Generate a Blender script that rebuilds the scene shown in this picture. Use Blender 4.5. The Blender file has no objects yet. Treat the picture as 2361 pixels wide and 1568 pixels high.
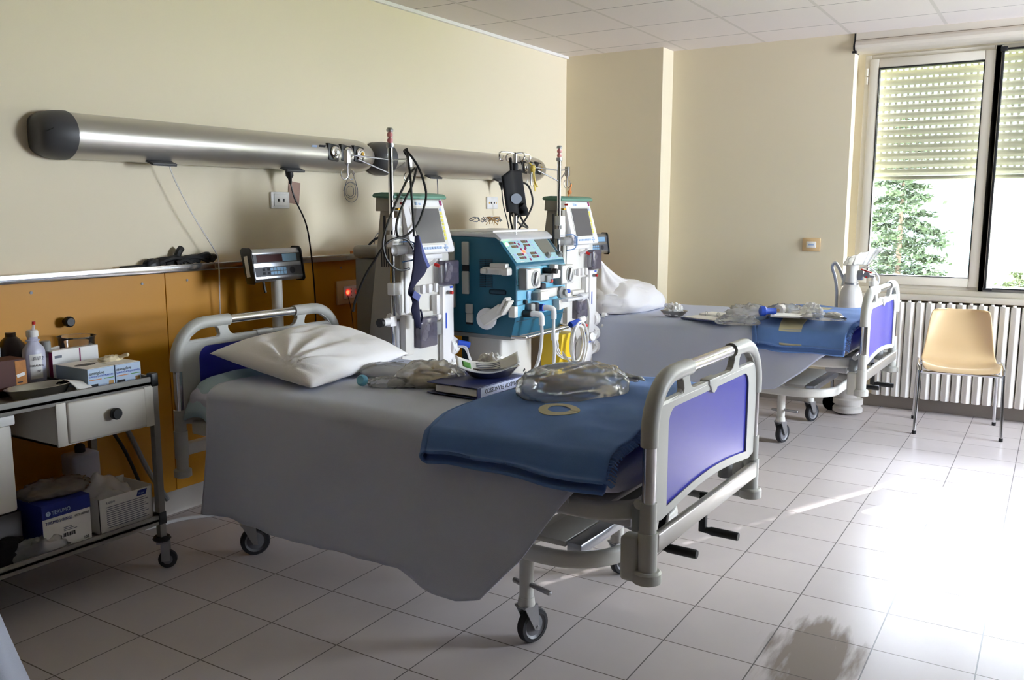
import bpy, bmesh, math, random
from mathutils import Vector, Matrix, noise
random.seed(7)
S = bpy.context.scene
COL = S.collection
PI = math.pi
# ------------------------------------------------------------------ camera, sky, sun, exposure
cam_d = bpy.data.cameras.new('camera'); cam = bpy.data.objects.new('camera', cam_d); COL.objects.link(cam)
cam_d.sensor_width = 36; cam_d.lens = 31.013; cam_d.clip_start = 0.05; cam_d.clip_end = 300
_R = Vector((0.85018, 0.52648, 0.00065)); _F = Vector((-0.52073, 0.84098, -0.14734))
_R.normalize(); _F.normalize(); _U = _R.cross(_F).normalized(); _R = _F.cross(_U).normalized()
cam.matrix_world = Matrix(((_R.x, _U.x, -_F.x, 3.490), (_R.y, _U.y, -_F.y, 0.0), (_R.z, _U.z, -_F.z, 1.4325), (0, 0, 0, 1)))
S.camera = cam
w = bpy.data.worlds.new('sky'); S.world = w; w.use_nodes = True
bg = w.node_tree.nodes['Background']; bg.inputs[0].default_value = (0.80, 0.885, 1.0, 1); bg.inputs[1].default_value = 7.0
sun_d = bpy.data.lights.new('sun', 'SUN'); sun_d.energy = 11; sun_d.angle = math.radians(0.6); sun_d.color = (1, 0.98, 0.95)
sun = bpy.data.objects.new('sun', sun_d); COL.objects.link(sun)
sun.rotation_euler = Vector((-0.365, -0.803, -0.469)).to_track_quat('-Z', 'Y').to_euler(); sun.location = (7, 14, 8)
for k, (px, pw) in enumerate(((2.64, 0.76), (3.41, 0.78), (4.2, 0.78), (4.98, 0.78))):
    pd = bpy.data.lights.new('window_portal', 'AREA'); pd.shape = 'RECTANGLE'; pd.size = pw; pd.size_y = 1.6
    pd.cycles.is_portal = True
    po = bpy.data.objects.new('window_portal', pd); COL.objects.link(po); po.location = (px, 6.98, 1.68); po.rotation_euler = (-PI/2, 0, 0)
pd = bpy.data.lights.new('window_portal', 'AREA'); pd.shape = 'RECTANGLE'; pd.size = 1.6; pd.size_y = 1.6; pd.cycles.is_portal = True
po = bpy.data.objects.new('window_portal', pd); COL.objects.link(po); po.location = (6.69, 5.7, 1.68); po.rotation_euler = (PI/2, 0, PI/2)
S.view_settings.view_transform = 'Standard'; S.view_settings.look = 'None'
S.view_settings.exposure = 3.22; S.view_settings.gamma = 1.0; S.view_settings.use_curve_mapping = False
try:
    S.cycles.use_denoising = True
    S.cycles.max_bounces = 14; S.cycles.diffuse_bounces = 8; S.cycles.transparent_max_bounces = 24
    S.cycles.sample_clamp_indirect = 8.0; S.cycles.caustics_reflective = False; S.cycles.caustics_refractive = False
except Exception:
    pass

# ------------------------------------------------------------------ materials
def lin(h):
    c = [int(h[i:i+2], 16)/255 for i in (0, 2, 4)]
    return tuple(x/12.92 if x <= .04045 else ((x+.055)/1.055)**2.4 for x in c) + (1,)
MATS = {}
def mat(name, col, rough=.5, metal=0., alpha=1., bump=0., bscale=200., emit=None, estr=0., spec=.5, var=0., vscale=6., trans=0., sheen=0., coat=0.):
    m = bpy.data.materials.new(name); m.use_nodes = True; nt = m.node_tree; p = nt.nodes['Principled BSDF']
    c = lin(col) if isinstance(col, str) else tuple(col)+(1,)
    p.inputs['Base Color'].default_value = c; p.inputs['Roughness'].default_value = rough; p.inputs['Metallic'].default_value = metal
    p.inputs['Alpha'].default_value = alpha; p.inputs['Specular IOR Level'].default_value = spec
    if trans: p.inputs['Transmission Weight'].default_value = trans
    if sheen: p.inputs['Sheen Weight'].default_value = sheen
    if coat: p.inputs['Coat Weight'].default_value = coat
    if emit: p.inputs['Emission Color'].default_value = lin(emit); p.inputs['Emission Strength'].default_value = estr
    if bump or var:
        tc = nt.nodes.new('ShaderNodeTexCoord')
    if bump:
        n = nt.nodes.new('ShaderNodeTexNoise'); n.inputs['Scale'].default_value = bscale; n.inputs['Detail'].default_value = 3
        nt.links.new(tc.outputs['Object'], n.inputs['Vector'])
        b = nt.nodes.new('ShaderNodeBump'); b.inputs['Strength'].default_value = bump; b.inputs['Distance'].default_value = .004
        nt.links.new(n.outputs[0], b.inputs['Height']); nt.links.new(b.outputs[0], p.inputs['Normal'])
    if var:
        n = nt.nodes.new('ShaderNodeTexNoise'); n.inputs['Scale'].default_value = vscale; n.inputs['Detail'].default_value = 4
        nt.links.new(tc.outputs['Object'], n.inputs['Vector'])
        mx = nt.nodes.new('ShaderNodeMix'); mx.data_type = 'RGBA'
        mx.inputs[6].default_value = c; mx.inputs[7].default_value = tuple(x*(1-var) for x in c[:3])+(1,)
        nt.links.new(n.outputs[0], mx.inputs[0]); nt.links.new(mx.outputs[2], p.inputs['Base Color'])
    MATS[name] = m
    return m
M = MATS
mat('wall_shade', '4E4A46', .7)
mat('wall', 'EEE2C8', .75, bump=.05, bscale=300, var=.05, vscale=1.2, spec=.2)
mat('wall_end', 'E4D9BF', .75, bump=.05, bscale=300, var=.04, vscale=1.2, spec=.2)
mat('skirt_grey', 'A9A29A', .6, var=.1)
mat('panel_yellow', 'CC8C00', .45, var=.1, vscale=3, spec=.35)
mat('wood', 'C89B5A', .5, var=.15, vscale=20)
mat('chrome', 'D8D8DA', .12, 1.)
mat('steel', 'B4B2AE', .28, 1., var=.1, vscale=30)
mat('zinc', 'A8A8AA', .38, 1.)
mat('alu', 'C4C1BC', .32, .75, var=.05, vscale=5)
mat('alu_bright', 'C9CCD4', .3, 1.)
mat('dark_cap', '4A4A4E', .5)
mat('black', '0B0B0D', .45)
mat('black_cable', '0A0A0B', .4)
mat('black_cloth', '0B0C12', .9, bump=.3, bscale=400)
mat('navy_cloth', '16183A', .85, bump=.3, bscale=400)
mat('navy_lining', '4A5490', .7)
mat('grey_plastic', 'B9B9B4', .42, spec=.4)
mat('bed_enamel', 'CFCDC6', .35)
mat('bed_blue', '3438A8', .3, coat=.2)
mat('rubber', '26262A', .6)
mat('wheel_grey', '77777C', .4)
mat('white', 'EDEBE8', .5)
mat('white_gloss', 'F0EFEE', .25)
mat('radiator', 'E9E6E2', .35)
mat('pvc', 'DDD6C8', .4)
mat('gasket', '131316', .5)
mat('shutter', 'BFBDB2', .5)
mat('shutter_box', 'D8D0C2', .4)
mat('sheet', 'CBD1E4', .9, bump=.35, bscale=700, var=.04, vscale=5, spec=.15)
mat('mattress', 'C9C9DE', .85, bump=.2, bscale=250, spec=.15)
mat('mattress_blue', 'B4CBD6', .8, bump=.2, bscale=250, spec=.15)
mat('pillow', 'ECEAEC', .85, bump=.15, bscale=200, spec=.15)
mat('blanket', '6C92D4', .95, bump=.6, bscale=900, var=.12, vscale=25, spec=.1, sheen=.2)
mat('blanket_mark', 'D5CDB0', .95, bump=.6, bscale=900, spec=.1)
mat('clear', 'F2F4F8', .08, alpha=.22, spec=.7)
mat('milky', 'EFEFF2', .2, alpha=.55, spec=.6)
mat('film', 'F4F4F6', .15, alpha=.7, spec=.6)
mat('tubing', 'E8E8E8', .25, alpha=.8)
mat('latex', 'E6D7B4', .6)
mat('paper', 'F1F0EE', .8)
mat('print_grey', '6F7683', .7)
mat('print_dark', '23242A', .7)
mat('green_print', '5E9A4C', .6)
mat('binder_blue', '1E2A66', .4)
mat('spine_label', 'B9BFD8', .6)
mat('machine', 'DAD7D0', .4)
mat('machine_white', 'ECEAEA', .35)
mat('machine_side', '9D988E', .5)
mat('machine_grey', '8A8C8B', .5)
mat('green_cap', '5F8F7C', .45)
mat('screen', '5B5A5E', .12, spec=.8)
mat('lcd', '74746C', .25)
mat('smoke_door', '5A5566', .1, alpha=.72, spec=.7)
mat('yellow_key', 'E6DC5A', .5)
mat('key_blue', 'A9BEDF', .5)
mat('red', 'C5221F', .4)
mat('amber', 'D9A411', .4)
mat('blue_part', '2B55C8', .4)
mat('clip_blue', '4A78B0', .4)
mat('teal', '1F6079', .42, spec=.4)
mat('teal_lit', '6BB0CC', .4)  # lit copy of teal for the front plate; plain colour on a cap
mat('panel_cyan', 'A8CFD4', .4)
mat('teal_dark', '173E50', .5)
mat('slot_white', 'B9B9B2', .5)
mat('window_brown', '6E5B45', .4)
mat('led_red', 'FF2015', .3, emit='FF2010', estr=3)
mat('led_green', '90FF60', .3, emit='80FF50', estr=2)
mat('display_red', '3A0508', .3)
mat('display_blue', '8FB6D6', .3)
mat('scale_face', '55565C', .4)
mat('yellow_bin', 'E2BE12', .35)
mat('tan', 'D9B98A', .6)
mat('orange_rubber', 'D98A4A', .5)
mat('yellow_rubber', 'CDB24A', .5)
mat('chair_shell', 'D4B88E', .32)
mat('trolley', '86837E', .5)
mat('trolley_white', 'D6D1C8', .45)
mat('box_blue', 'BFD4EC', .6)
mat('box_side', '8CA0B4', .6)
mat('box_navy', '1A2C86', .6)
mat('purple', '8E1A5C', .6)
mat('brown_box', '4A1C12', .6)
mat('orange_pic', 'D48A3C', .6, var=.5, vscale=40)
mat('bottle', 'C9CAE0', .3, alpha=.85)
mat('bottle_dark', '1E1210', .3)
mat('glass_clear', 'FFFFFF', .02, alpha=.12, spec=.9)
mat('photo', 'B98A78', .4, var=.8, vscale=14)
mat('oxygen', 'D9D5D0', .5, var=.25, vscale=9)
mat('leaf', '364329', .8, var=.5, vscale=3)
mat('leaf_pale', '47502E', .8, var=.4, vscale=3)
mat('bark', '5A4A3A', .9)
mat('hill', '34443F', .9, var=.75, vscale=.25)
mat('lawn', '8E9A62', .9, var=.3)
mat('concrete', 'B0AAA0', .85)

def glass_mat():
    m = bpy.data.materials.new('window_glass'); m.use_nodes = True; nt = m.node_tree
    nt.nodes.clear(); o = nt.nodes.new('ShaderNodeOutputMaterial'); mx = nt.nodes.new('ShaderNodeMixShader')
    t = nt.nodes.new('ShaderNodeBsdfTransparent'); g = nt.nodes.new('ShaderNodeBsdfGlossy'); g.inputs['Roughness'].default_value = .02
    f = nt.nodes.new('ShaderNodeFresnel'); f.inputs[0].default_value = 1.45
    nt.links.new(f.outputs[0], mx.inputs[0]); nt.links.new(t.outputs[0], mx.inputs[1]); nt.links.new(g.outputs[0], mx.inputs[2])
    nt.links.new(mx.outputs[0], o.inputs[0]); M['glass'] = m
glass_mat()
def film_mat(name, col, see, rough):
    m = bpy.data.materials.new(name); m.use_nodes = True; nt = m.node_tree; nt.nodes.clear(); L = nt.links
    N = lambda k: nt.nodes.new('ShaderNode'+k)
    o = N('OutputMaterial'); t = N('BsdfTransparent'); d = N('BsdfDiffuse'); tr = N('BsdfTranslucent'); g = N('BsdfGlossy')
    d.inputs[0].default_value = tr.inputs[0].default_value = lin(col); g.inputs['Roughness'].default_value = rough
    m1 = N('MixShader'); m1.inputs[0].default_value = .65; L.new(d.outputs[0], m1.inputs[1]); L.new(tr.outputs[0], m1.inputs[2])
    m2 = N('MixShader'); m2.inputs[0].default_value = see; L.new(m1.outputs[0], m2.inputs[1]); L.new(t.outputs[0], m2.inputs[2])
    f = N('Fresnel'); f.inputs[0].default_value = 1.32; m3 = N('MixShader'); L.new(f.outputs[0], m3.inputs[0]); L.new(m2.outputs[0], m3.inputs[1]); L.new(g.outputs[0], m3.inputs[2])
    L.new(m3.outputs[0], o.inputs[0]); M[name] = m
film_mat('glass_film', 'FFFFFF', .95, .03); film_mat('bag_clear', 'FFFFFF', .75, .1); film_mat('bag_soft', 'FFFFFF', .70, .08); film_mat('bag_milky', 'FFFFFF', .6, .12)
def shutter_mat():
    m = M['shutter']; nt = m.node_tree; p = nt.nodes['Principled BSDF']; o = nt.nodes['Material Output']
    t = nt.nodes.new('ShaderNodeBsdfTranslucent'); t.inputs[0].default_value = lin('C9C3A8'); mx = nt.nodes.new('ShaderNodeMixShader'); mx.inputs[0].default_value = .018
    nt.links.new(p.outputs[0], mx.inputs[1]); nt.links.new(t.outputs[0], mx.inputs[2]); nt.links.new(mx.outputs[0], o.inputs[0])
shutter_mat()

def _math(nt, op, a, b=None):
    n = nt.nodes.new('ShaderNodeMath'); n.operation = op
    for i, v in enumerate((a, b)):
        if v is None: continue
        if hasattr(v, 'node'): nt.links.new(v, n.inputs[i])
        else: n.inputs[i].default_value = v
    return n.outputs[0]
def grid_mat(name, tile, ox, oy, wx, wy, base, linec_x, linec_y, rough, spec, tilevar, stain=None, blur=0.):
    m = bpy.data.materials.new(name); m.use_nodes = True; nt = m.node_tree; p = nt.nodes['Principled BSDF']; L = nt.links
    g = nt.nodes.new('ShaderNodeNewGeometry'); sx = nt.nodes.new('ShaderNodeSeparateXYZ'); L.new(g.outputs['Position'], sx.inputs[0])
    u = _math(nt, 'DIVIDE', _math(nt, 'SUBTRACT', sx.outputs[0], ox), tile); v = _math(nt, 'DIVIDE', _math(nt, 'SUBTRACT', sx.outputs[1], oy), tile)
    fu = _math(nt, 'ABSOLUTE', _math(nt, 'SUBTRACT', u, _math(nt, 'ROUND', u))); fv = _math(nt, 'ABSOLUTE', _math(nt, 'SUBTRACT', v, _math(nt, 'ROUND', v)))
    lx = _math(nt, 'LESS_THAN', fu, wx/2/tile); ly = _math(nt, 'LESS_THAN', fv, wy/2/tile)
    cx = nt.nodes.new('ShaderNodeCombineXYZ'); L.new(_math(nt, 'FLOOR', u), cx.inputs[0]); L.new(_math(nt, 'FLOOR', v), cx.inputs[1])
    wn = nt.nodes.new('ShaderNodeTexWhiteNoise'); wn.noise_dimensions = '2D'; L.new(cx.outputs[0], wn.inputs['Vector'])
    nz = nt.nodes.new('ShaderNodeTexNoise'); nz.inputs['Scale'].default_value = 7; nz.inputs['Detail'].default_value = 5; L.new(g.outputs['Position'], nz.inputs['Vector'])
    k = _math(nt, 'ADD', _math(nt, 'MULTIPLY', wn.outputs['Value'], tilevar), _math(nt, 'MULTIPLY', nz.outputs[0], tilevar))
    def mix(fac, a, b):
        x = nt.nodes.new('ShaderNodeMix'); x.data_type = 'RGBA'; L.new(fac, x.inputs[0])
        for i, c in ((6, a), (7, b)):
            if hasattr(c, 'node'): L.new(c, x.inputs[i])
            else: x.inputs[i].default_value = c
        return x.outputs[2]
    b = lin(base); c = mix(k, b, tuple(q*.72 for q in b[:3])+(1,))
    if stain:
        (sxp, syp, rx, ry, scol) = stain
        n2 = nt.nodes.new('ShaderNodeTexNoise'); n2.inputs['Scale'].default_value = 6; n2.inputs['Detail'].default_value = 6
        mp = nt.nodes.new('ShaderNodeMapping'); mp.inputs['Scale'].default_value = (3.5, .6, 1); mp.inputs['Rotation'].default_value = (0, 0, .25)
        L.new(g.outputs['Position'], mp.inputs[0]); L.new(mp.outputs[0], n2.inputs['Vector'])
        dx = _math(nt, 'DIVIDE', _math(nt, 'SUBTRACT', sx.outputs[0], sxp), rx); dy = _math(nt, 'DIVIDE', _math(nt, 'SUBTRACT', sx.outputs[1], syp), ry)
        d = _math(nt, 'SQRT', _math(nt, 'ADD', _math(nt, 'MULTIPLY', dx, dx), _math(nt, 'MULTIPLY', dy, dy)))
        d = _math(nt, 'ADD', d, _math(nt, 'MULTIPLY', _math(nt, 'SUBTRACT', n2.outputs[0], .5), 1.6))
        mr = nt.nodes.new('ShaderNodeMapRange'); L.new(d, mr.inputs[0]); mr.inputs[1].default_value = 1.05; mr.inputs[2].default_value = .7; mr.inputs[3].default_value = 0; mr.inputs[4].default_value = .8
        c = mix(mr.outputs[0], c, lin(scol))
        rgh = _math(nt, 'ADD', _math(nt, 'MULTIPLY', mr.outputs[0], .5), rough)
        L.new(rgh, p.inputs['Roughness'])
    else:
        p.inputs['Roughness'].default_value = rough
    c = mix(ly, c, lin(linec_y)); c = mix(lx, c, lin(linec_x))
    L.new(c, p.inputs['Base Color']); p.inputs['Specular IOR Level'].default_value = spec
    M[name] = m
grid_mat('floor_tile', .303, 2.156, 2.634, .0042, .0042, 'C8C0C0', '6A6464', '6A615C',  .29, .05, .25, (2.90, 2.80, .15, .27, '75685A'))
grid_mat('ceiling_tile', .6, .333, .27, .022, .006, 'E6DEDA', 'D5CEC8', '5C544E', .8, .2, .05)

# ------------------------------------------------------------------ mesh building
def smooth_path(pts, closed=False, sub=5):
    P = [Vector(p) for p in pts]; n = len(P)
    if n < 3: return P
    out = []
    rng = range(n) if closed else range(n-1)
    for i in rng:
        p0 = P[(i-1) % n] if closed or i > 0 else P[0]*2-P[1]
        p1 = P[i]; p2 = P[(i+1) % n]
        p3 = P[(i+2) % n] if closed or i+2 < n else P[-1]*2-P[-2]
        for k in range(sub):
            t = k/sub
            out.append(.5*((2*p1)+(p2-p0)*t+(2*p0-5*p1+4*p2-p3)*t*t+(3*p1-p0-3*p2+p3)*t**3))
    if not closed: out.append(P[-1])
    return out
class G:
    def __init__(s): s.b = bmesh.new()
    def box(s, x0, x1, y0, y1, z0, z1, bev=0., seg=2, mtx=None):
        r = bmesh.ops.create_cube(s.b, size=1)['verts']
        for v in r:
            v.co = Vector(((x0+x1)/2+v.co.x*(x1-x0), (y0+y1)/2+v.co.y*(y1-y0), (z0+z1)/2+v.co.z*(z1-z0)))
        if bev:
            e = list({e for v in r for e in v.link_edges})
            rr = bmesh.ops.bevel(s.b, geom=e, offset=bev, segments=seg, affect='EDGES', profile=.5)
            r = list({v for f in rr['faces'] for v in f.verts} | {v for v in r if v.is_valid})
        if mtx is not None:
            bmesh.ops.transform(s.b, matrix=mtx, verts=r)
        return s
    def obox(s, c, ax, ay, az, sx, sy, sz, bev=0., seg=2):
        ax, ay, az = (Vector(a).normalized() for a in (ax, ay, az)); c = Vector(c)
        m = Matrix(((ax.x, ay.x, az.x, c.x), (ax.y, ay.y, az.y, c.y), (ax.z, ay.z, az.z, c.z), (0, 0, 0, 1)))
        return s.box(-sx/2, sx/2, -sy/2, sy/2, -sz/2, sz/2, bev, seg, m)
    def sweep(s, pts, prof, closed=False, up=None, caps=True, scale=None):
        P = [Vector(p) for p in pts]; n = len(P); rings = []; prev = None
        for i in range(n):
            a = P[(i-1) % n] if closed or i else P[i]; c = P[(i+1) % n] if closed or i < n-1 else P[i]
            t = (c-a)
            if t.length < 1e-9: t = Vector((0, 0, 1))
            t.normalize()
            if up is not None:
                u = Vector(up); u = u-t*u.dot(t)
                if u.length < 1e-6: u = t.orthogonal()
            elif prev is None: u = t.orthogonal()
            else: u = prev-t*prev.dot(t)
            if u.length < 1e-9: u = t.orthogonal()
            u.normalize(); prev = u; v = t.cross(u); k = scale[i] if scale else 1
            rings.append([s.b.verts.new(P[i]+v*(q[0]*k)+u*(q[1]*k)) for q in prof])
        m = len(prof)
        for i in range(n if closed else n-1):
            A, B = rings[i], rings[(i+1) % n]
            for j in range(m):
                s.b.faces.new((A[j], A[(j+1) % m], B[(j+1) % m], B[j]))
        if caps and not closed:
            s.b.faces.new(rings[0][::-1]); s.b.faces.new(rings[-1])
        return s
    def tube(s, pts, r, n=8, closed=False, sub=5, scale=None, caps=True):
        P = smooth_path(pts, closed, sub) if sub else [Vector(p) for p in pts]
        return s.sweep(P, [(r*math.cos(2*PI*k/n), r*math.sin(2*PI*k/n)) for k in range(n)], closed, None, caps, scale)
    def cyl(s, a, b, r0, r1=None, n=20):
        r1 = r0 if r1 is None else r1; a, b = Vector(a), Vector(b)
        return s.sweep([a, b], [(math.cos(2*PI*k/n), math.sin(2*PI*k/n)) for k in range(n)], False, None, True, [r0, r1])
    def lathe(s, prof, o=(0, 0, 0), ax=(0, 0, 1), n=24, sx=1., sy=1., caps=True):
        ax = Vector(ax).normalized(); o = Vector(o)
        u = Vector((1, 0, 0)) if abs(ax.x) < .9 else Vector((0, 1, 0)); u = (u-ax*u.dot(ax)).normalized(); v = ax.cross(u)
        R = []
        for r, h in prof:
            R.append([s.b.verts.new(o+ax*h+u*(r*sx*math.cos(2*PI*k/n))+v*(r*sy*math.sin(2*PI*k/n))) for k in range(n)])
        for i in range(len(R)-1):
            for k in range(n):
                s.b.faces.new((R[i][k], R[i][(k+1) % n], R[i+1][(k+1) % n], R[i+1][k]))
        if caps:
            s.b.faces.new(R[0][::-1]); s.b.faces.new(R[-1])
        return s
    def prism(s, poly, axis, c0, c1, bev=0., seg=2):
        def mk(a, b, c):
            return {'x': (c, a, b), 'y': (a, c, b), 'z': (a, b, c)}[axis]
        A = [s.b.verts.new(mk(a, b, c0)) for a, b in poly]; B = [s.b.verts.new(mk(a, b, c1)) for a, b in poly]
        n = len(poly); fs = []
        fs.append(s.b.faces.new(A)); fs.append(s.b.faces.new(B[::-1]))
        for i in range(n): fs.append(s.b.faces.new((A[i], B[i], B[(i+1) % n], A[(i+1) % n])))
        bmesh.ops.recalc_face_normals(s.b, faces=fs)
        if bev:
            bmesh.ops.bevel(s.b, geom=list({e for f in fs for e in f.edges}), offset=bev, segments=seg, affect='EDGES', profile=.5, clamp_overlap=True)
        return s
    def grid(s, f, nu, nv, cu=False):
        R = [[s.b.verts.new(f(i/(nu if cu else nu-1), j/(nv-1))) for j in range(nv)] for i in range(nu)]
        for i in range(nu if cu else nu-1):
            for j in range(nv-1):
                s.b.faces.new((R[i][j], R[(i+1) % nu][j], R[(i+1) % nu][j+1], R[i][j+1]))
        return s
    def blob(s, c, size, rot=0., amp=.15, freq=3., seed=0, flat=True, nu=36, nv=20, pw=1., ridge=True):
        c = Vector(c); cr, sr = math.cos(rot), math.sin(rot)
        def f(u, v):
            th = 2*PI*u; ph = PI*(v-.5)
            def sg(x, e): return math.copysign(abs(x)**e, x)
            d = Vector((sg(math.cos(ph), .8)*sg(math.cos(th), pw), sg(math.cos(ph), .8)*sg(math.sin(th), pw), math.sin(ph)))
            q = d*freq+Vector((seed*7.3, seed*1.7, seed*3.1)); nz = noise.noise(q)
            if ridge: nz = .5-abs(nz)*2+.5*(.4-abs(noise.noise(q*2.1))*2)
            d = d*(1+amp*nz)
            x, y, z = d.x*size[0], d.y*size[1], d.z*size[2]
            if flat: z = max(z, -size[2]*.25)+size[2]*.25
            return Vector((c.x+x*cr-y*sr, c.y+x*sr+y*cr, c.z+z))
        return s.grid(f, nu, nv, True)
    def out(s, name, m, parent=None, smooth=True, solid=0., sub=0, ang=40):
        bmesh.ops.recalc_face_normals(s.b, faces=s.b.faces[:])
        me = bpy.data.meshes.new(name); s.b.to_mesh(me); s.b.free()
        if smooth:
            for p in me.polygons: p.use_smooth = True
            if ang: me.set_sharp_from_angle(angle=math.radians(ang))
        o = bpy.data.objects.new(name, me); COL.objects.link(o)
        me.materials.append(M[m] if isinstance(m, str) else m)
        if solid:
            md = o.modifiers.new('solid', 'SOLIDIFY'); md.thickness = solid; md.offset = 0
        if sub:
            md = o.modifiers.new('sub', 'SUBSURF'); md.levels = sub; md.render_levels = sub
        if parent is not None: o.parent = parent
        return o
def tag(o, label, cat, group=None):
    o['label'] = label; o['category'] = cat
    if group: o['group'] = group
    return o
def thing(name, label, cat, loc=(0, 0, 0), rz=0., group=None):
    o = bpy.data.objects.new(name, None); COL.objects.link(o); o.location = loc; o.rotation_euler = (0, 0, rz); o.empty_display_size = .1
    return tag(o, label, cat, group)
def struct(o): o['kind'] = 'structure'; return o
def dup(root, loc, rz, label, group=None):
    def rec(o, par):
        c = o.copy(); COL.objects.link(c)
        if par is not None:
            c.parent = par; c.matrix_parent_inverse = o.matrix_parent_inverse.copy()
        for ch in list(o.children): rec(ch, c)
        return c
    r = rec(root, None); r.location = loc; r.rotation_euler = (0, 0, rz); r['label'] = label
    if group: r['group'] = group
    return r
def curve_mesh(name, outlines, ext, bev, mtx, m, parent):
    """flat plate with holes: outlines in the plate's own plane, pushed out both ways by ext"""
    cu = bpy.data.curves.new(name, 'CURVE'); cu.dimensions = '2D'; cu.fill_mode = 'BOTH'; cu.extrude = ext; cu.bevel_depth = bev; cu.bevel_resolution = 2
    for ol in outlines:
        sp = cu.splines.new('POLY'); sp.points.add(len(ol)-1); sp.use_cyclic_u = True
        for i, (a, b) in enumerate(ol): sp.points[i].co = (a, b, 0, 1)
    return _conv(cu, name, mtx, m, parent)
def _conv(cu, name, mtx, m, parent):
    t = bpy.data.objects.new(name, cu); me = bpy.data.meshes.new_from_object(t); bpy.data.objects.remove(t)
    me.name = name; me.transform(mtx); me.materials.clear(); me.materials.append(M[m])
    for p in me.polygons: p.use_smooth = False
    o = bpy.data.objects.new(name, me); COL.objects.link(o)
    if parent is not None: o.parent = parent
    return o
def frame(o, r, u):
    r = Vector(r).normalized(); u = Vector(u).normalized(); n = r.cross(u); o = Vector(o)
    return Matrix(((r.x, u.x, n.x, o.x), (r.y, u.y, n.y, o.y), (r.z, u.z, n.z, o.z), (0, 0, 0, 1)))
def text(body, size, o, r, u, m, parent, name='lettering', align='LEFT', wide=1., shear=0.):
    cu = bpy.data.curves.new(name, 'FONT'); cu.body = body; cu.size = size; cu.align_x = align; cu.extrude = .0004; cu.shear = shear; cu.resolution_u = 2
    mt = frame(o, r, u) @ Matrix.Diagonal((wide, 1, 1, 1))
    return _conv(cu, name, mt, m, parent)
RR = lambda w, h, r, n=3: [(sx*(w/2-r)+r*math.cos(a), sy*(h/2-r)+r*math.sin(a)) for sx, sy, a0 in ((1, 1, 0), (-1, 1, PI/2), (-1, -1, PI), (1, -1, 1.5*PI)) for a in [a0+PI/2*k/n for k in range(n+1)]]
# ------------------------------------------------------------------ the room
ZC = 2.637; YN = 6.81
XE, YS = 6.6, -2.6
g = G(); g.box(-.1, XE+.1, YS-.1, 7.0, -.08, 0); struct(g.out('floor', 'floor_tile', smooth=False))
g = G(); g.box(-.1, XE+.1, YS-.1, 7.0, ZC, ZC+.08); struct(g.out('ceiling', 'ceiling_tile', smooth=False))
g = G(); g.box(-.12, 0, YS-.1, 7.0, 0, ZC); struct(g.out('wall_left', 'wall', smooth=False))
g = G(); g.box(-.1, .826, 6.467, 7.0, 0, ZC); struct(g.out('wall_far', 'wall_end', smooth=False))
g = G(); g.box(.826, 2.165, 6.673, 7.0, 0, ZC); struct(g.out('wall_far', 'wall_end', smooth=False))
g = G(); g.box(2.165, XE, YN, 7.0, 0, .87); g.box(2.165, XE, YN, 7.0, 2.50, ZC); g.box(5.38, XE, YN, 7.0, .87, 2.50); g.box(2.165, 2.215, YN, 7.0, .87, 2.5)
struct(g.out('wall_far', 'wall_end', smooth=False))
g = G(); g.box(XE, XE+.1, YS, 4.9, 0, ZC); g.box(XE, XE+.1, 6.5, 7.0, 0, ZC); g.box(XE, XE+.1, 4.9, 6.5, 0, .87); g.box(XE, XE+.1, 4.9, 6.5, 2.5, ZC)
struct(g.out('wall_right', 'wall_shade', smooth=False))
g = G()  # unseen window, added for daylight from the right
for y in (4.9, 5.67, 6.44): g.box(XE+.02, XE+.08, y-.02, y+.06, .87, 2.5, .004)
g.box(XE+.02, XE+.08, 4.9, 6.5, .87, .94, .004); g.box(XE+.02, XE+.08, 4.9, 6.5, 2.43, 2.5, .004); o = struct(g.out('window_5', 'pvc'))
g = G(); g.box(XE+.045, XE+.05, 4.9, 6.5, .9, 2.47); g.out('pane', 'glass', o, smooth=False)
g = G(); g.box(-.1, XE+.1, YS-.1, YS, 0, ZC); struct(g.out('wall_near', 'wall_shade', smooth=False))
# ceiling edge trim
g = G(); g.box(.0, .02, YS, 6.467, ZC-.02, ZC); struct(g.out('trim_1', 'white', smooth=False))
# baseboards
g = G(); g.box(0, .014, YS, 6.467, 0, .115, .003); struct(g.out('baseboard_left', 'skirt_grey'))
g = G(); g.box(0, .838, 6.455, 6.467, 0, .1, .003); g.box(.826, 2.165, 6.661, 6.673, 0, .1, .003); g.box(2.165, XE, YN-.014, YN, 0, .09, .004); struct(g.out('baseboard_far', 'skirt_grey'))
# yellow wainscot panels along the bed wall, with ledge and chrome edging
ys = [-2.4, -1.15, .1, 1.345, 2.589, 3.874, 5.16, 6.46]
g = G()
for a, b in zip(ys, ys[1:]): g.box(.002, .022, a+.0015, b-.0015, .115, 1.15, .0015, 1)
p = struct(g.out('trim_2', 'panel_yellow'))
g = G()
for a, b in zip(ys, ys[1:]):
    for q in (.12, (b-a)/2, b-a-.12):
        g.cyl((.021, a+q, 1.10), (.0240, a+q, 1.10), .006, n=12)
struct(g.out('trim_3', 'machine_grey', p))
g = G(); g.box(.0, .06, YS, 6.46, 1.15, 1.172, .002); struct(g.out('trim_4', 'wood'))
g = G(); g.box(.058, .066, YS, 6.46, 1.143, 1.178, .002); struct(g.out('trim_5', 'chrome'))
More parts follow.
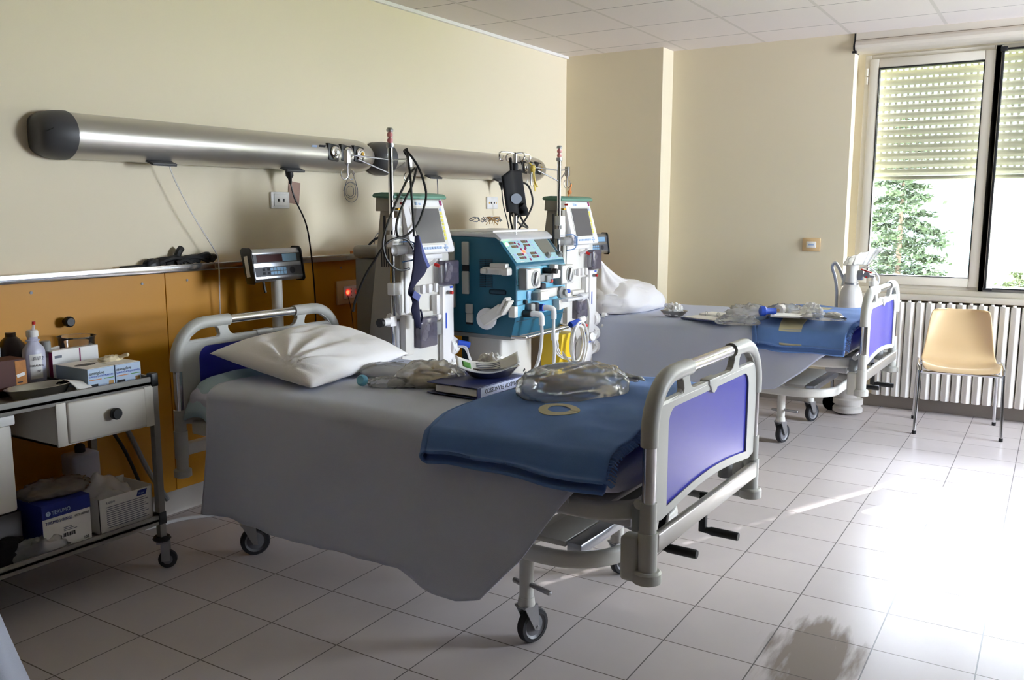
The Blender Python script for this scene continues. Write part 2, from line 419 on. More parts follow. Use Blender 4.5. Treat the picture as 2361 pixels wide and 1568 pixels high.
# ------------------------------------------------------------------ windows
def window(i, x0, x1, sash=True, zb=1.637, slots=True):
    """one bay x0..x1: fixed frame, sash, pane, roller shutter with slots"""
    fr = G(); y0, y1 = 6.80, 6.90
    fr.box(x0-.03, x0+.015, y0, y1, .87, 2.50, .004); fr.box(x1-.015, x1+.03, y0, y1, .87, 2.50, .004)
    fr.box(x0+.015, x1-.015, y0, y1, .87, .905, .004); fr.box(x0+.015, x1-.015, y0, y1, 2.46, 2.50, .004)
    o = struct(fr.out('window_%d' % i, 'pvc'))
    if sash:
        s = G(); a, b, c, d = x0+.005, x1-.005, .90, 2.47; k = .062
        s.box(a, a+k, y0-.02, y1-.03, c, d, .006); s.box(b-k, b, y0-.02, y1-.03, c, d, .006)
        s.box(a+k, b-k, y0-.02, y1-.03, c, c+k, .006); s.box(a+k, b-k, y0-.02, y1-.03, d-k, d, .006)
        sa = s.out('window_sash', 'pvc', o)
        s = G(); e = .005
        a2, b2, c2, d2 = a+k, b-k, c+k, d-k
        s.box(a2, a2+e, y0-.022, y0+.03, c2, d2); s.box(b2-e, b2, y0-.022, y0+.03, c2, d2); s.box(a2, b2, y0-.022, y0+.03, c2, c2+e); s.box(a2, b2, y0-.022, y0+.03, d2-e*1.6, d2)
        s.out('gasket', 'gasket', sa, smooth=False)
        s = G(); s.box(a2, b2, y0+.028, y0+.034, c2, d2); s.out('pane', 'glass', sa, smooth=False)
        h = G()
        for z in (2.30, 2.36): h.cyl((x0-.012, y0-.012, z), (x0-.012, y0-.012, z+.05), .009, n=10)
        h.out('hinge', 'pvc', sa)
    else:
        s = G(); e = .014; a, b, c, d = x0+.012, x1-.012, .895, 2.47
        s.box(a, a+e, y0-.045, y0, c, d, .003); s.box(b-e, b, y0-.045, y0, c, d, .003); s.box(a, b, y0-.045, y0, c, c+.01, .003); s.box(a, b, y0-.045, y0, d-.012, d, .003)
        s.box(a-.01, a+.05, y0-.06, y0-.03, c-.008, c+.008, .002); s.box(a-.01, a+.03, y0-.06, y0-.03, d-.02, d+.008, .002)
        s.out('gasket', 'gasket', o)
        s = G(); s.box(x0, x1, y0+.05, y0+.056, .9, 2.47); s.out('pane', 'glass', o, smooth=False)
    # roller shutter: curved slats joined by webs that leave light slots
    b = G(); pitch = .0572; n = 16; Y = 6.935; X0, X1 = x0-.0, x1+.0
    bar = G(); bar.box(X0, X1, Y-.008, Y+.008, zb, zb+.028, .005)
    for r in range(n):
        z0 = zb+.03+r*pitch; gap = (.011 if r > 4 else .006) if slots else .0005; z1 = z0+pitch-gap
        if z0 > 2.47: break
        pf = []
        for k in range(6):
            t = k/5; pf.append((Y-.011*math.sin(PI*t), z0+(z1-z0)*t))
        for k in range(5):
            (ya, za), (yb, zc) = pf[k], pf[k+1]
            q = [b.b.verts.new(v) for v in ((X0, ya, za), (X1, ya, za), (X1, yb, zc), (X0, yb, zc))]; b.b.faces.new(q)
        ns = int((X1-X0)/.0392)
        for k in range(ns+1):
            xa = X0+k*.0392; xb = min(xa+.0165, X1)
            q = [b.b.verts.new(v) for v in ((xa, Y, z1), (xb, Y, z1), (xb, Y, z1+gap), (xa, Y, z1+gap))]; b.b.faces.new(q)
    bl = b.out('roller_shutter', 'shutter', o, ang=60); bar.out('bottom_bar', 'shutter', bl)
    return o
window(1, 2.245, 3.035); window(2, 3.055, 3.80, False); window(3, 3.83, 4.58, True, 1.52, False); window(4, 4.62, 5.37, True, 2.25, False)
# sill and shutter box
g = G(); g.box(2.165, XE, 6.70, 6.82, .80, .838, .006); g.box(2.165, XE, 6.775, 6.80, .838, .875, .004); struct(g.out('trim_6', 'pvc'))
pf = [(6.80, 2.637), (6.665, 2.637), (6.665, 2.588), (6.66, 2.585), (6.645, 2.57), (6.638, 2.55), (6.645, 2.53), (6.665, 2.517), (6.70, 2.512), (6.80, 2.512)]
g = G(); g.prism(pf, 'x', 2.17, XE); bx = struct(g.out('trim_7', 'shutter_box', ang=25))
g = G(); g.prism([(a-.003, b-.003) for a, b in pf], 'x', 2.158, 2.17); g.box(2.158, 2.185, 6.62, 6.66, 2.497, 2.512); struct(g.out('trim_8', 'black', bx, ang=25))
g = G(); g.box(2.17, XE, 6.6635, 6.668, 2.586, 2.590); struct(g.out('trim_9', 'window_brown', bx))
# ------------------------------------------------------------------ outdoors
g = G(); g.box(-30, 60, 7.05, 90, -4.2, -4.0); o = g.out('ground', 'lawn', smooth=False); struct(o)
def hillf(u, v):
    x = -60+150*u; y = 60+60*v
    return Vector((x, y, -4+30*math.sin(PI*min(1, v*.62))*(0.7+.3*math.sin(x*.05+1)+.2*noise.noise(Vector((x*.06, y*.06, 0))))))
g = G(); g.grid(hillf, 60, 30); struct(g.out('hills', 'hill'))
# added unseen building; its roof notch is shaped to admit sun at one window
g = G(); g.prism([(7.5, -4), (7.5, 14.5), (12.08, 14.5), (12.08, 11.5), (12.60, 11.97), (12.80, 14.0), (19, 14.0), (19, -4)], 'y', 25, 25.3); g.box(7.5, 19, 25.3, 33, -4, 11.3); struct(g.out('sun_blocker', 'concrete', smooth=False))
def conifer(name, x, y, z0, h, r, m, label, cat, seed, n=70, group=None):
    rnd = random.Random(seed)
    t = thing(name, label, cat, (x, y, z0), 0, group)
    g = G(); g.cyl((0, 0, 0), (0, 0, h*.97), h*.018, .01, 10); g.out('trunk', 'bark', t)
    g = G()
    for i in range(n):
        f = (i+.5)/n; z = h*(.1+.9*f); L = r*(1-f)**.75*(.75+.5*rnd.random())+.08; a = i*2.4+rnd.random()
        d = Vector((math.cos(a), math.sin(a), 0)); tip = d*L+Vector((0, 0, -.12*L)); 
        g.tube([(0, 0, z), tuple(d*L*.5+Vector((0, 0, z+.03*L))), tuple(tip+Vector((0, 0, z)))], .012, 4, sub=2)
        k = int(90+430*L/r)
        for j in range(k):
            s = (.25+.75*rnd.random()); c = d*L*s+Vector((rnd.gauss(0, .09*L+.03), rnd.gauss(0, .09*L+.03), z-.1*L*s*s+rnd.gauss(0, .05*L)))
            w_ = .03+.04*rnd.random(); u = Vector((rnd.gauss(0, 1), rnd.gauss(0, 1), rnd.gauss(0, .5))).normalized(); v = u.cross(Vector((rnd.random(), rnd.random(), 1))).normalized()
            q = [g.b.verts.new(c+u*w_*a_+v*w_*.45*b_) for a_, b_ in ((-1, -.3), (0, -1), (1, 0), (0, 1))]; g.b.faces.new(q)
    g.out('foliage', m, t, smooth=False)
    return t
conifer('conifer', 1.12, 16.5, -4.0, 7.0, 1.35, 'leaf', 'tall green conifer standing outside the window below the shutter', 'tree', 3, 110)
conifer('bush', 2.9, 18.5, -4.0, 4.3, 1.0, 'leaf_pale', 'pale green bush outside at the foot of the window, beside the conifer', 'bush', 5, 60)
conifer('shrub', 3.45, 14.0, -4.0, 5.0, .9, 'leaf_pale', 'pale leafy shrub outside behind the black framed window bay', 'shrub', 9, 60)
# ------------------------------------------------------------------ radiator, switch, sockets on the far wall
t = thing('radiator', 'long white ribbed radiator under the window, behind the tan chair', 'radiator', (2.40, 6.745, 0))
for k in range(29):
    x = k*.0645; g = G(); g.prism([(x+.0015, .012), (x+.004, -.040), (x+.010, -.046), (x+.034, -.054), (x+.040, -.054), (x+.060, -.036), (x+.0635, .012)], 'z', .105, .785, .003)
    g.box(x+.012, x+.034, -.046, -.004, .778, .797, .006); g.out('fin', 'radiator', t)
g = G(); g.cyl((0, .02, .16), (1.87, .02, .16), .02, n=10); g.cyl((0, .02, .73), (1.87, .02, .73), .02, n=10); g.box(.1, .14, .0, .05, .68, .72); g.box(1.6, 1.64, .0, .05, .68, .72); g.out('water_pipe', 'radiator', t)
t = thing('wall_switch', 'cream wall switch with a white rocker on the end wall left of the window', 'switch', (1.937, 6.672, 1.174))
g = G(); g.box(-.064, .064, -.010, 0, -.048, .048, .006); g.out('cover_plate', 'tan', t)
g = G(); g.box(-.034, .034, -.014, -.008, -.022, .022, .003); g.out('rocker', 'white', t)
g = G(); g.box(-.02, .02, -.0147, -.0135, -.006, .006); g.out('print_patch', 'key_blue', t)
# ------------------------------------------------------------------ hospital beds
BR = math.radians(-1.5)
B1 = (.475, 2.745, 0); B2 = (.50, 5.755, 0)
bed = thing('hospital_bed', 'hospital bed with blue panels nearest the camera, under the grey bedspread', 'bed', B1, BR, 'hospital beds')
def arc(cx, cy, r, a0, a1, n=8): return [(cx+r*math.cos(math.radians(a0+(a1-a0)*k/n)), cy+r*math.sin(math.radians(a0+(a1-a0)*k/n))) for k in range(n+1)]
def endboard(name, x, sgn):
    F = frame((x, 0, 0), (0, 1, 0), (0, 0, 1))
    W = .455; ZT = .962
    outer = [(-W, .56), (-W, ZT-.14)]+arc(-W+.15, ZT-.15, .15, 180, 90, 8)+arc(W-.15, ZT-.15, .15, 90, 0, 8)+[(W, .56), (W-.07, .545)]+[(W-.07-(2*W-.14)*k/10, .545+.03*math.sin(PI*k/10)) for k in range(1, 10)]+[(-W+.07, .545)]
    pan = [(-.352, .575), (-.352, .80)]+arc(-.302, .815, .05, 180, 100, 5)+arc(.302, .815, .05, 80, 0, 5)+[(.352, .575)]+[(.352-.704*k/10, .575+.025*math.sin(PI*k/10)) for k in range(1, 10)]
    hm = [(-.165, .893), (.165, .893)]+[(.185, .902), (.20, .925), (.20, .945), (.19, .948)]+[(-.19, .948), (-.20, .945), (-.20, .925), (-.185, .902)]
    hl = [(-.41, .88), (-.245, .891), (-.238, .905), (-.245, .93), (-.262, .946), (-.30, .948), (-.345, .936), (-.385, .912)]
    hr = [(-a, b) for a, b in hl][::-1]
    o = curve_mesh(name, [outer, pan, hm, hl, hr], .009, .003, F, 'grey_plastic', bed)
    # rounded arch tube over the plate edge (plastic), chrome grip in the middle
    for s in (-1, 1):
        g = G()
        pts = [(x, s*W, .775), (x, s*W, ZT-.14)]+[(x, s*(-a), b) for a, b in arc(-W+.15, ZT-.15, .15, 180, 90, 7)][1:]+[(x, s*.185, ZT)]
        g.tube(pts, .0255, 12, sub=1); g.out('arch_tube', 'grey_plastic', o)
    g = G(); g.cyl((x, -.2, ZT), (x, .2, ZT), .0195, n=16); g.out('grip_rail', 'chrome', o)
    g = G(); g.tube([(x, -W+.02, .882), (x, -.25, .884), (x, .25, .884), (x, W-.02, .882)], .0125, 8, sub=2)
    for s in (-1, 1): g.tube([(x, s*.19, .955), (x, s*.213, .93), (x, s*.222, .905), (x, s*.25, .888)], .011, 8, sub=3)
    g.out('strut', 'grey_plastic', o)
    g = G(); g.prism([(-.045, .90), (-.045, .882), (-.03, .875), (-.022, .858), (0, .85), (.022, .858), (.03, .875), (.045, .882), (.045, .90)], 'x', x-.017, x+.017, .003); g.out('clip', 'grey_plastic', o)
    g = G(); pp = [(a*1.02, b+(.004 if b > .7 else -.004)) for a, b in pan]; g.prism(pp, 'x', x-.006, x+.006); g.out('inset_panel', 'bed_blue', o, ang=30)
    for s in (-1, 1):
        g = G(); g.cyl((x, s*.452, .42), (x, s*.452, .78), .0195, n=16); g.out('post', 'chrome', o)
        g = G(); g.cyl((x, s*.452, .52), (x, s*.452, .613), .024, n=16); g.cyl((x, s*.452, .41), (x, s*.452, .525), .028, n=16); g.out('post_sleeve', 'grey_plastic', o)
        if name == 'footboard':
            g = G(); g.lathe([(.034, 0), (.042, .004), (.042, .032), (.036, .038)], (x, s*.452, .375)); g.out('bumper', 'grey_plastic', o)
            g = G(); g.box(x-.075, x-.022, s*.452-.028, s*.452+.028, .375, .51, .012, 3); g.out('corner_socket', 'grey_plastic', o)
        else:
            g = G(); g.lathe([(.03, 0), (.036, .004), (.036, .03), (.03, .034)], (x, s*.452, .33)); g.cyl((x, s*.452, .36), (x, s*.452, .42), .024, n=14); g.out('bumper', 'grey_plastic', o)
    if name == 'footboard':
        g = G(); g.box(x+.004, x+.028, -.435, .435, .462, .518, .005); g.out('cross_rail', 'alu', o)
        g = G(); g.tube([(x-.05, -.41, .585), (x-.06, 0, .60), (x-.05, .41, .585)], .016, 10); g.out('inner_rail', 'bed_enamel', o)
    else:
        g = G(); g.box(x-.02, x+.02, -.435, .435, .42, .47, .005); g.out('cross_rail', 'bed_enamel', o)
    return o
endboard('headboard', 0, -1); endboard('footboard', 2.095, 1)
# platform that carries the mattress: a bent flat tube with rounded foot corners
def loop(x0, x1, hy, r, z):
    P = [(x0, -hy)]+[(x1-r+r*math.sin(a), -hy+r-r*math.cos(a)) for a in [PI/2*k/8 for k in range(9)]]+[(x1-r+r*math.cos(a), hy-r+r*math.sin(a)) for a in [PI/2*k/8 for k in range(9)]]+[(x0, hy)]
    return [(a, b, z) for a, b in P]
g = G(); g.sweep(loop(.06, 2.03, .425, .17, .545), RR(.03, .058, .012), up=(0, 0, 1)); g.box(.06, .10, -.42, .42, .52, .57, .005)
for x in (.5, .95, 1.4, 1.8): g.box(x, x+.04, -.41, .41, .53, .56, .004)
g.out('mattress_platform', 'bed_enamel', bed)
g = G(); g.box(.1, 1.95, -.40, .40, .562, .575, .003); g.out('mesh_deck', 'bed_enamel', bed)
for s in (-1, 1):
    g = G(); g.tube([(1.66, s*.44, .56), (1.66, s*.464, .61), (1.70, s*.464, .625), (1.79, s*.464, .625), (1.83, s*.464, .61), (1.83, s*.44, .56)], .005, 6, sub=3); g.out('mattress_bracket', 'zinc', bed)
g = G(); g.sweep(loop(.18, 1.90, .36, .2, .335), RR(.032, .055, .013), up=(0, 0, 1)); g.box(.18, .22, -.36, .36, .31, .36, .006); g.box(1.56, 1.60, -.34, .34, .315, .355, .006); g.out('chassis', 'bed_enamel', bed)
g = G()
for s in (-1, 1):
    g.tube([(.45, s*.30, .36), (.62, s*.30, .53)], .016, 8, sub=0); g.tube([(1.25, s*.30, .36), (1.42, s*.30, .53)], .016, 8, sub=0); g.box(1.86, 1.98, s*.3-.02, s*.3+.02, .47, .53, .01)
g.out('lift_arm', 'zinc', bed)
g = G(); g.box(1.62, 1.74, -.30, .30, .352, .372, .004); g.out('step_plate', 'bed_enamel', bed)
g = G(); g.box(1.745, 1.80, -.30, .30, .335, .372, .006); g.box(1.752, 1.793, -.3005, .3005, .345, .362, .002); g.out('channel_bar', 'alu_bright', bed)
g = G(); g.cyl((1.5, -.16, .50), (2.03, -.16, .47), .012, n=10); g.cyl((1.5, .10, .50), (2.06, .10, .47), .012, n=10); g.box(1.7, 1.95, -.25, .25, .485, .515, .01); g.out('crank_shaft', 'machine_grey', bed)
for (cy, ang, x0) in ((-.16, -.35, 2.02), (.10, 0., 2.05)):
    g = G(); zc = .47; zb = zc-(.10 if ang else .125); yb = cy+.12*math.sin(ang)*(-1)
    g.box(x0-.012, x0+.012, cy-.012, cy+.012, zb, zc+.012, .003, 2, Matrix.Translation((0, cy, zc)) @ Matrix.Rotation(ang, 4, 'X') @ Matrix.Translation((0, -cy, -zc)))
    c = g.out('crank', 'black', bed)
    g = G(); hy = cy+(zc-zb)*math.sin(ang); hz = zc-(zc-zb)*math.cos(ang)+.006
    g.lathe([(.010, 0), (.011, .02), (.0145, .03), (.0145, .12), (.013, .125)], (x0, hy, hz), (1, 0, .0), 14); g.out('crank_handle', 'black', c)
def caster(px, py, leg_top, swing, parent):
    g = G(); g.cyl((px, py, .165), (px, py, leg_top), .024, n=16); g.cyl((px, py, .14), (px, py, .168), .03, .026, 16); c = g.out('caster_leg', 'bed_enamel', parent)
    d = Vector((math.cos(swing), math.sin(swing), 0)); n = Vector((-d.y, d.x, 0)); ctr = Vector((px, py, .06))+d*.028
    g = G()
    for s in (-1, 1):
        q = [Vector((px, py, .142))-d*.03, Vector((px, py, .142))+d*.028, ctr+d*.008+Vector((0, 0, -.012)), ctr-d*.012+Vector((0, 0, -.008))]
        a = [g.b.verts.new(v+n*s*.022) for v in q]; b = [g.b.verts.new(v+n*s*.027) for v in q]
        g.b.faces.new(a); g.b.faces.new(b[::-1])
        for i in range(4): g.b.faces.new((a[i], a[(i+1) % 4], b[(i+1) % 4], b[i]))
    g.obox(Vector((px, py, .137)), d, n, (0, 0, 1), .06, .054, .008, .003); g.cyl(ctr-n*.03, ctr+n*.03, .006, n=10)
    g.out('fork', 'zinc', c)
    g = G(); g.lathe([(.0445, -.016), (.056, -.015), (.0605, -.008), (.0605, .008), (.056, .015), (.0445, .016)], ctr, n, 28, caps=False); g.lathe([(.045, -.0155), (.045, .0155)], ctr, n, 28, caps=False); g.out('tyre', 'rubber', c)
    g = G(); g.lathe([(.012, -.017), (.036, -.009), (.045, -.014), (.045, .014), (.036, .009), (.012, .017)], ctr, n, 28); g.out('wheel_hub', 'wheel_grey', c)
    g = G(); g.obox(Vector((px, py, .205))+n*.035, n, d, (0, 0, 1), .06, .016, .018, .006); g.obox(Vector((px, py, .215))-n*.06, n, d, (0, 0, 1), .11, .016, .014, .005); g.out('brake_pedal', 'zinc', c)
for px, py, sw in ((.24, -.33, 1.0), (.24, .33, -2.6), (1.615, -.335, 1.3), (1.615, .335, 1.2)): caster(px, py, .34, sw, bed)
for s in (-1, 1):
    g = G(); g.lathe([(.022, 0), (.026, .003), (.026, .10), (.019, .105), (.019, .02)], (2.03, s*.36, .465), (0, 0, 1), 16); g.out('pole_socket', 'machine_grey', bed)
bed2 = dup(bed, B2, BR, 'hospital bed with blue panels standing farther back, by the radiator and window')
# ------------------------------------------------------------------ bedding
def n3(x, y, z=0.): return noise.noise(Vector((x, y, z)))
def dip(y, x, xb):
    k = max(0., min(1., (x-xb)/.25)); e = max(0., -.12-y)/.36
    return k*(.022+.05*min(1, e)**2)
def mattress(B, lab, m, xb):
    t = thing('mattress', lab, 'mattress', B, BR, 'mattresses on the beds')
    def f(u, v):
        a = 2*PI*u; c, s = math.cos(a), math.sin(a)
        y = math.copysign(abs(c)**.35, c)*.445; z = .652+math.copysign(abs(s)**.45, s)*.066
        x = .035+1.955*v; k = min(v, 1-v)*2/.06
        if k < 1: e = math.sqrt(max(0, 1-(1-k)**2)); y *= .96+.04*e; z = .652+(z-.652)*(.75+.25*e)
        if z > .652: z -= (dip(y, x, xb)+.006*min(1, max(0, x-xb)*4))*(z-.652)/.066
        w_ = .010*n3(x*5, y*5, z*8)+.008*n3(x*13, y*9, z*17)
        return Vector((x, y+w_*(1 if abs(y) > .4 else .1), z+w_*.4))
    g = G(); g.grid(f, 64, 90, True)
    for vv in (0, 1):
        r = [v for v in g.b.verts if abs(v.co.x-(.035+1.955*vv)) < .02]
        g.b.faces.new(sorted(r, key=lambda v: math.atan2(v.co.z-.652, v.co.y)))
    g.out('cover', m, t, ang=0)
    return t
mattress(B1, 'mattress in a pale cover showing at the head and foot of the nearest bed', 'mattress', 1.18)
mattress(B2, 'mattress in a pale lilac cover under the bedspread of the bed by the window', 'mattress', 1.34)
t = thing('underpad', 'pale blue padded cover over the mattress end beside the white pillow', 'underpad', B1, BR)
def f(u, v):
    y = -.482+.9*v; x = .045+.20*u; e = max(0., -y-.36)
    z = .728+.022*math.sin(PI*min(1, u*1.2))+.01*n3(x*9, y*6)
    if e > 0: a = min(1, e/.12); z -= .15*a*a+.0; y += .02*a
    return Vector((x, y-.014*n3(x*12, z*12, 2), z))
g = G(); g.grid(f, 40, 60); g.out('pad', 'mattress_blue', t, solid=.012, ang=0)
def spread(B, lab, seed, x0, xtop, xlow, ztop, zlow, head_low, x0b=1.22):
    """bedspread over the mattress; its near side hangs low and its foot edge runs up on the diagonal"""
    t = thing('bedspread', lab, 'bedspread', B, BR, 'bedspreads on the two beds')
    NV = 80
    def f(u, v):
        # v: 0 far hem ... 1 near hem; arc length measured from the far mattress edge
        top = .92; hang = ztop-zlow; far = .30
        s = v*(far+top+hang)
        r = .07
        if s < far: y = .475-.0; z = ztop-(far-s); k = 0
        elif s < far+top: y = .475-(s-far)*(.955/top); z = ztop; k = 0
        else:
            d = s-far-top; k = d/hang; y = -.48-.035*k; z = ztop-d
        # round the edges
        if s >= far and s < far+top:
            ed = min(.475-y, y+.48)
            if ed < r: z -= r*.45*(1-ed/r)**2
        if k > 0: z -= r*.45*(1-min(1, k*4))**2*1.0
        xe = xtop+(xlow-xtop)*k**1.0
        zl = 1-(1-head_low)*0
        xs = x0+.012*math.sin(v*9)-.03*k
        x = xs+(xe-xs)*u
        if k > 0:
            y -= (.012*math.sin(x*9+seed)+.02*n3(x*2.2+seed, z*1.4))*min(1, k*2)+.010*k
            z += .02*n3(x*7, seed)*k
            z += .05*max(0., (u-.8)/.2)**2*max(0., k-.6)/.4
        z -= dip(y, x, x0b)
        z += .006*n3(x*3.1+seed, y*3.3)+.003*n3(x*11+seed, y*9)
        return Vector((x, y, z))
    g = G(); g.grid(f, 90, NV)
    g.out('cloth', 'sheet', t, solid=.008, ang=0)
    return t
spread(B1, 'grey white bedspread hanging low over the side of the nearest bed', 1., .22, 1.90, 1.56, .742, .235, 1)
spread(B2, 'grey white bedspread draped over the bed by the window, under the medical packets', 5., .22, 1.98, 1.48, .735, .32, 1, 1.38)
def blanket(B, lab, seed, x0, x1, zn, marks, yfar):
    t = thing('blanket', lab, 'blanket', B, BR, 'folded blue blankets at the bed feet')
    def prof(v, off):
        L = .46+yfar+.02; s = v*(L+.17)
        if s < L: y = yfar-s; z = .765
        else: y = -.48-.05*math.sin((s-L)/.17*PI/2); z = .765-(s-L)
        if y < -.12 and s < L: z -= .055*((-.12-y)/.36)**2
        elif s >= L: z -= .055*max(0, 1-(s-L)/.17*.6)
        return y, max(z, zn)
    def f(u, v, off=0.):
        y, z = prof(v, off)
        xa = x0+.055*max(0, (v-.75)/.25)+.03*math.sin(v*5+seed)+.02*(1-v); xb = x1-.03*v+.05*max(0, v-.8)
        x = xa+(xb-xa)*u
        lift = .022*(1-u)*(0 if v < .05 else 1)
        z += (.010*n3(x*6+seed, y*4)+.006*math.sin((y*1.5+x)*16+seed)*u)*(1 if v < .8 else .5)
        if v > .72: y -= .016*math.sin(x*11+seed)*(v-.72)/.28; z += .025*n3(x*5+seed*2, 3)*(v-.72)/.28
        z += .011*(.5-abs(n3(x*3+y*2+seed, y*7-x*3)))*u*min(1, 4*(1-v))+.010*n3(x*8, seed)*max(0, v-.85)*6
        return Vector((x, y, z+off))
    ro = []
    g = G(); N = 60
    # upper layer
    g.grid(lambda u, v: f(u, v, .016), N, 70)
    # folded edge along the head side and hem
    def fold(u, v):
        a = f(0, v, 0); th = PI*(.5+u)
        return Vector((a.x+.024*math.cos(th), a.y, a.z+.016*math.sin(th)))
    g.grid(lambda u, v: fold(u, v), 10, 70)
    g.grid(lambda u, v: f(u, v*.985, -.016), 40, 60)
    g.out('cloth', 'blanket', t, solid=.010, ang=0)
    # fringe on the foot edge
    g = G()
    for k in range(110):
        v = .03+.95*k/110; a = f(1, v, .014); b = f(.985, v, .014); d = (a-b).normalized()
        g.tube([tuple(a-d*.012), tuple(a+d*.012+Vector((0, random.uniform(-.004, .004), .002))), tuple(a+d*.028+Vector((0, random.uniform(-.008, .008), -.008)))], .0022, 4, sub=1)
    fr = g.out('fringe', 'blanket', t); fr['kind'] = 'stuff'
    for mk in marks:
        g = G(); g.grid(lambda u, v: f(*mk(u, v), .0225), 24, 24); g.out('woven_mark', 'blanket_mark', t, solid=.002, ang=0)
    return t, f
def ring(u, v):
    a = 2*PI*u; r = .55+.45*v; return (.50+.11*r*math.cos(a), .615+.05*r*math.sin(a))
_, BF1 = blanket(B1, 'blue wool blanket folded over the foot of the nearest bed under a big clear bag', 0., 1.345, 2.01, .652, [ring], .44)
_, BF2 = blanket(B2, 'blue wool blanket with a cream stripe folded over the foot of the far bed', 3., 1.44, 2.03, .625, [lambda u, v: (.26+.25*u, .10+.86*v)], .44)
# pillow of the near bed
def pillow(lab, loc, rz, A, Bq, Cq, D, th, seed, fold=.02):
    t = thing('pillow', lab, 'pillow', loc, rz, 'white pillows on the two beds')
    A, Bq, Cq, D = map(Vector, (A, Bq, Cq, D))
    def f(u, v):
        sd = 1 if v < .5 else -1
        vv = v*2 if v < .5 else 2-v*2
        return u, vv, sd
    g = G(); N = 56
    def pt(u, v, sd):
        p = A*(1-u)*(1-v)+Bq*u*(1-v)+Cq*u*v+D*(1-u)*v
        e = max(0, (1-(2*u-1)**2))*max(0, (1-(2*v-1)**2)); h = th*(e**.42)
        # concave sides between pointed corners
        c = (A+Bq+Cq+D)/4; w_ = .06*(math.sin(PI*u)*(1 if v in (0, 1) else abs(2*v-1)**4)+math.sin(PI*v)*abs(2*u-1)**4)
        p = p+(c-p)*w_*.6
        cr = fold*e**.5*(abs(n3(u*3+seed, v*2.2+u*2.5))+.5*abs(n3(u*9+seed, v*5))-.25)
        fan = .012*math.sin((math.atan2(v-.05, u-.72))*13+seed)*math.exp(-((u-.72)**2+(v-.05)**2)*4)*min(1, e*3)
        return p+Vector((0, 0, sd*h*(1 if sd > 0 else .5)+cr+fan*(sd > 0)))
    g.grid(lambda u, v: pt(u, v, 1), N, N); g.grid(lambda u, v: pt(u, v, -1), N, N)
    bmesh.ops.remove_doubles(g.b, verts=g.b.verts[:], dist=.0008)
    g.out('pillowcase', 'pillow', t, ang=0)
    return t
pillow('white pillow with pointed corners lying on the nearest bed against its blue headboard', (0, 0, 0), 0,
       (.54, 2.395, .84), (1.14, 2.365, .765), (1.04, 3.07, .79), (.555, 3.10, .868), .088, 2.)
t = thing('pillow', 'plump white pillow in loose wrapping at the head of the bed by the window', 'pillow', (0, 0, 0), 0, 'white pillows on the two beds')
g = G(); g.blob((.85, 5.66, .742), (.30, .40, .155), rot=.05, amp=.07, freq=1.7, seed=17, nu=64, nv=36, pw=.75); g.out('pillowcase', 'pillow', t, ang=0)
g = G()
def wrapf(u, v):
    a = 2*PI*u; r = (1-v)**1.5*.94+.06*(1-v); x = .86+.24*r*math.cos(a)-.05*v; y = 5.60+.31*r*math.sin(a)-.12*v
    z = .89+.20*v**1.3-.03*(1-v)+.018*n3(math.cos(a)*2, math.sin(a)*2, v*3)*(1-v)
    return Vector((x, y, z+.010*math.sin(a*9+v*4)*(1-v)))
g.grid(wrapf, 60, 24, True); g.out('loose_wrapping', 'pillow', t, solid=.004, ang=0)
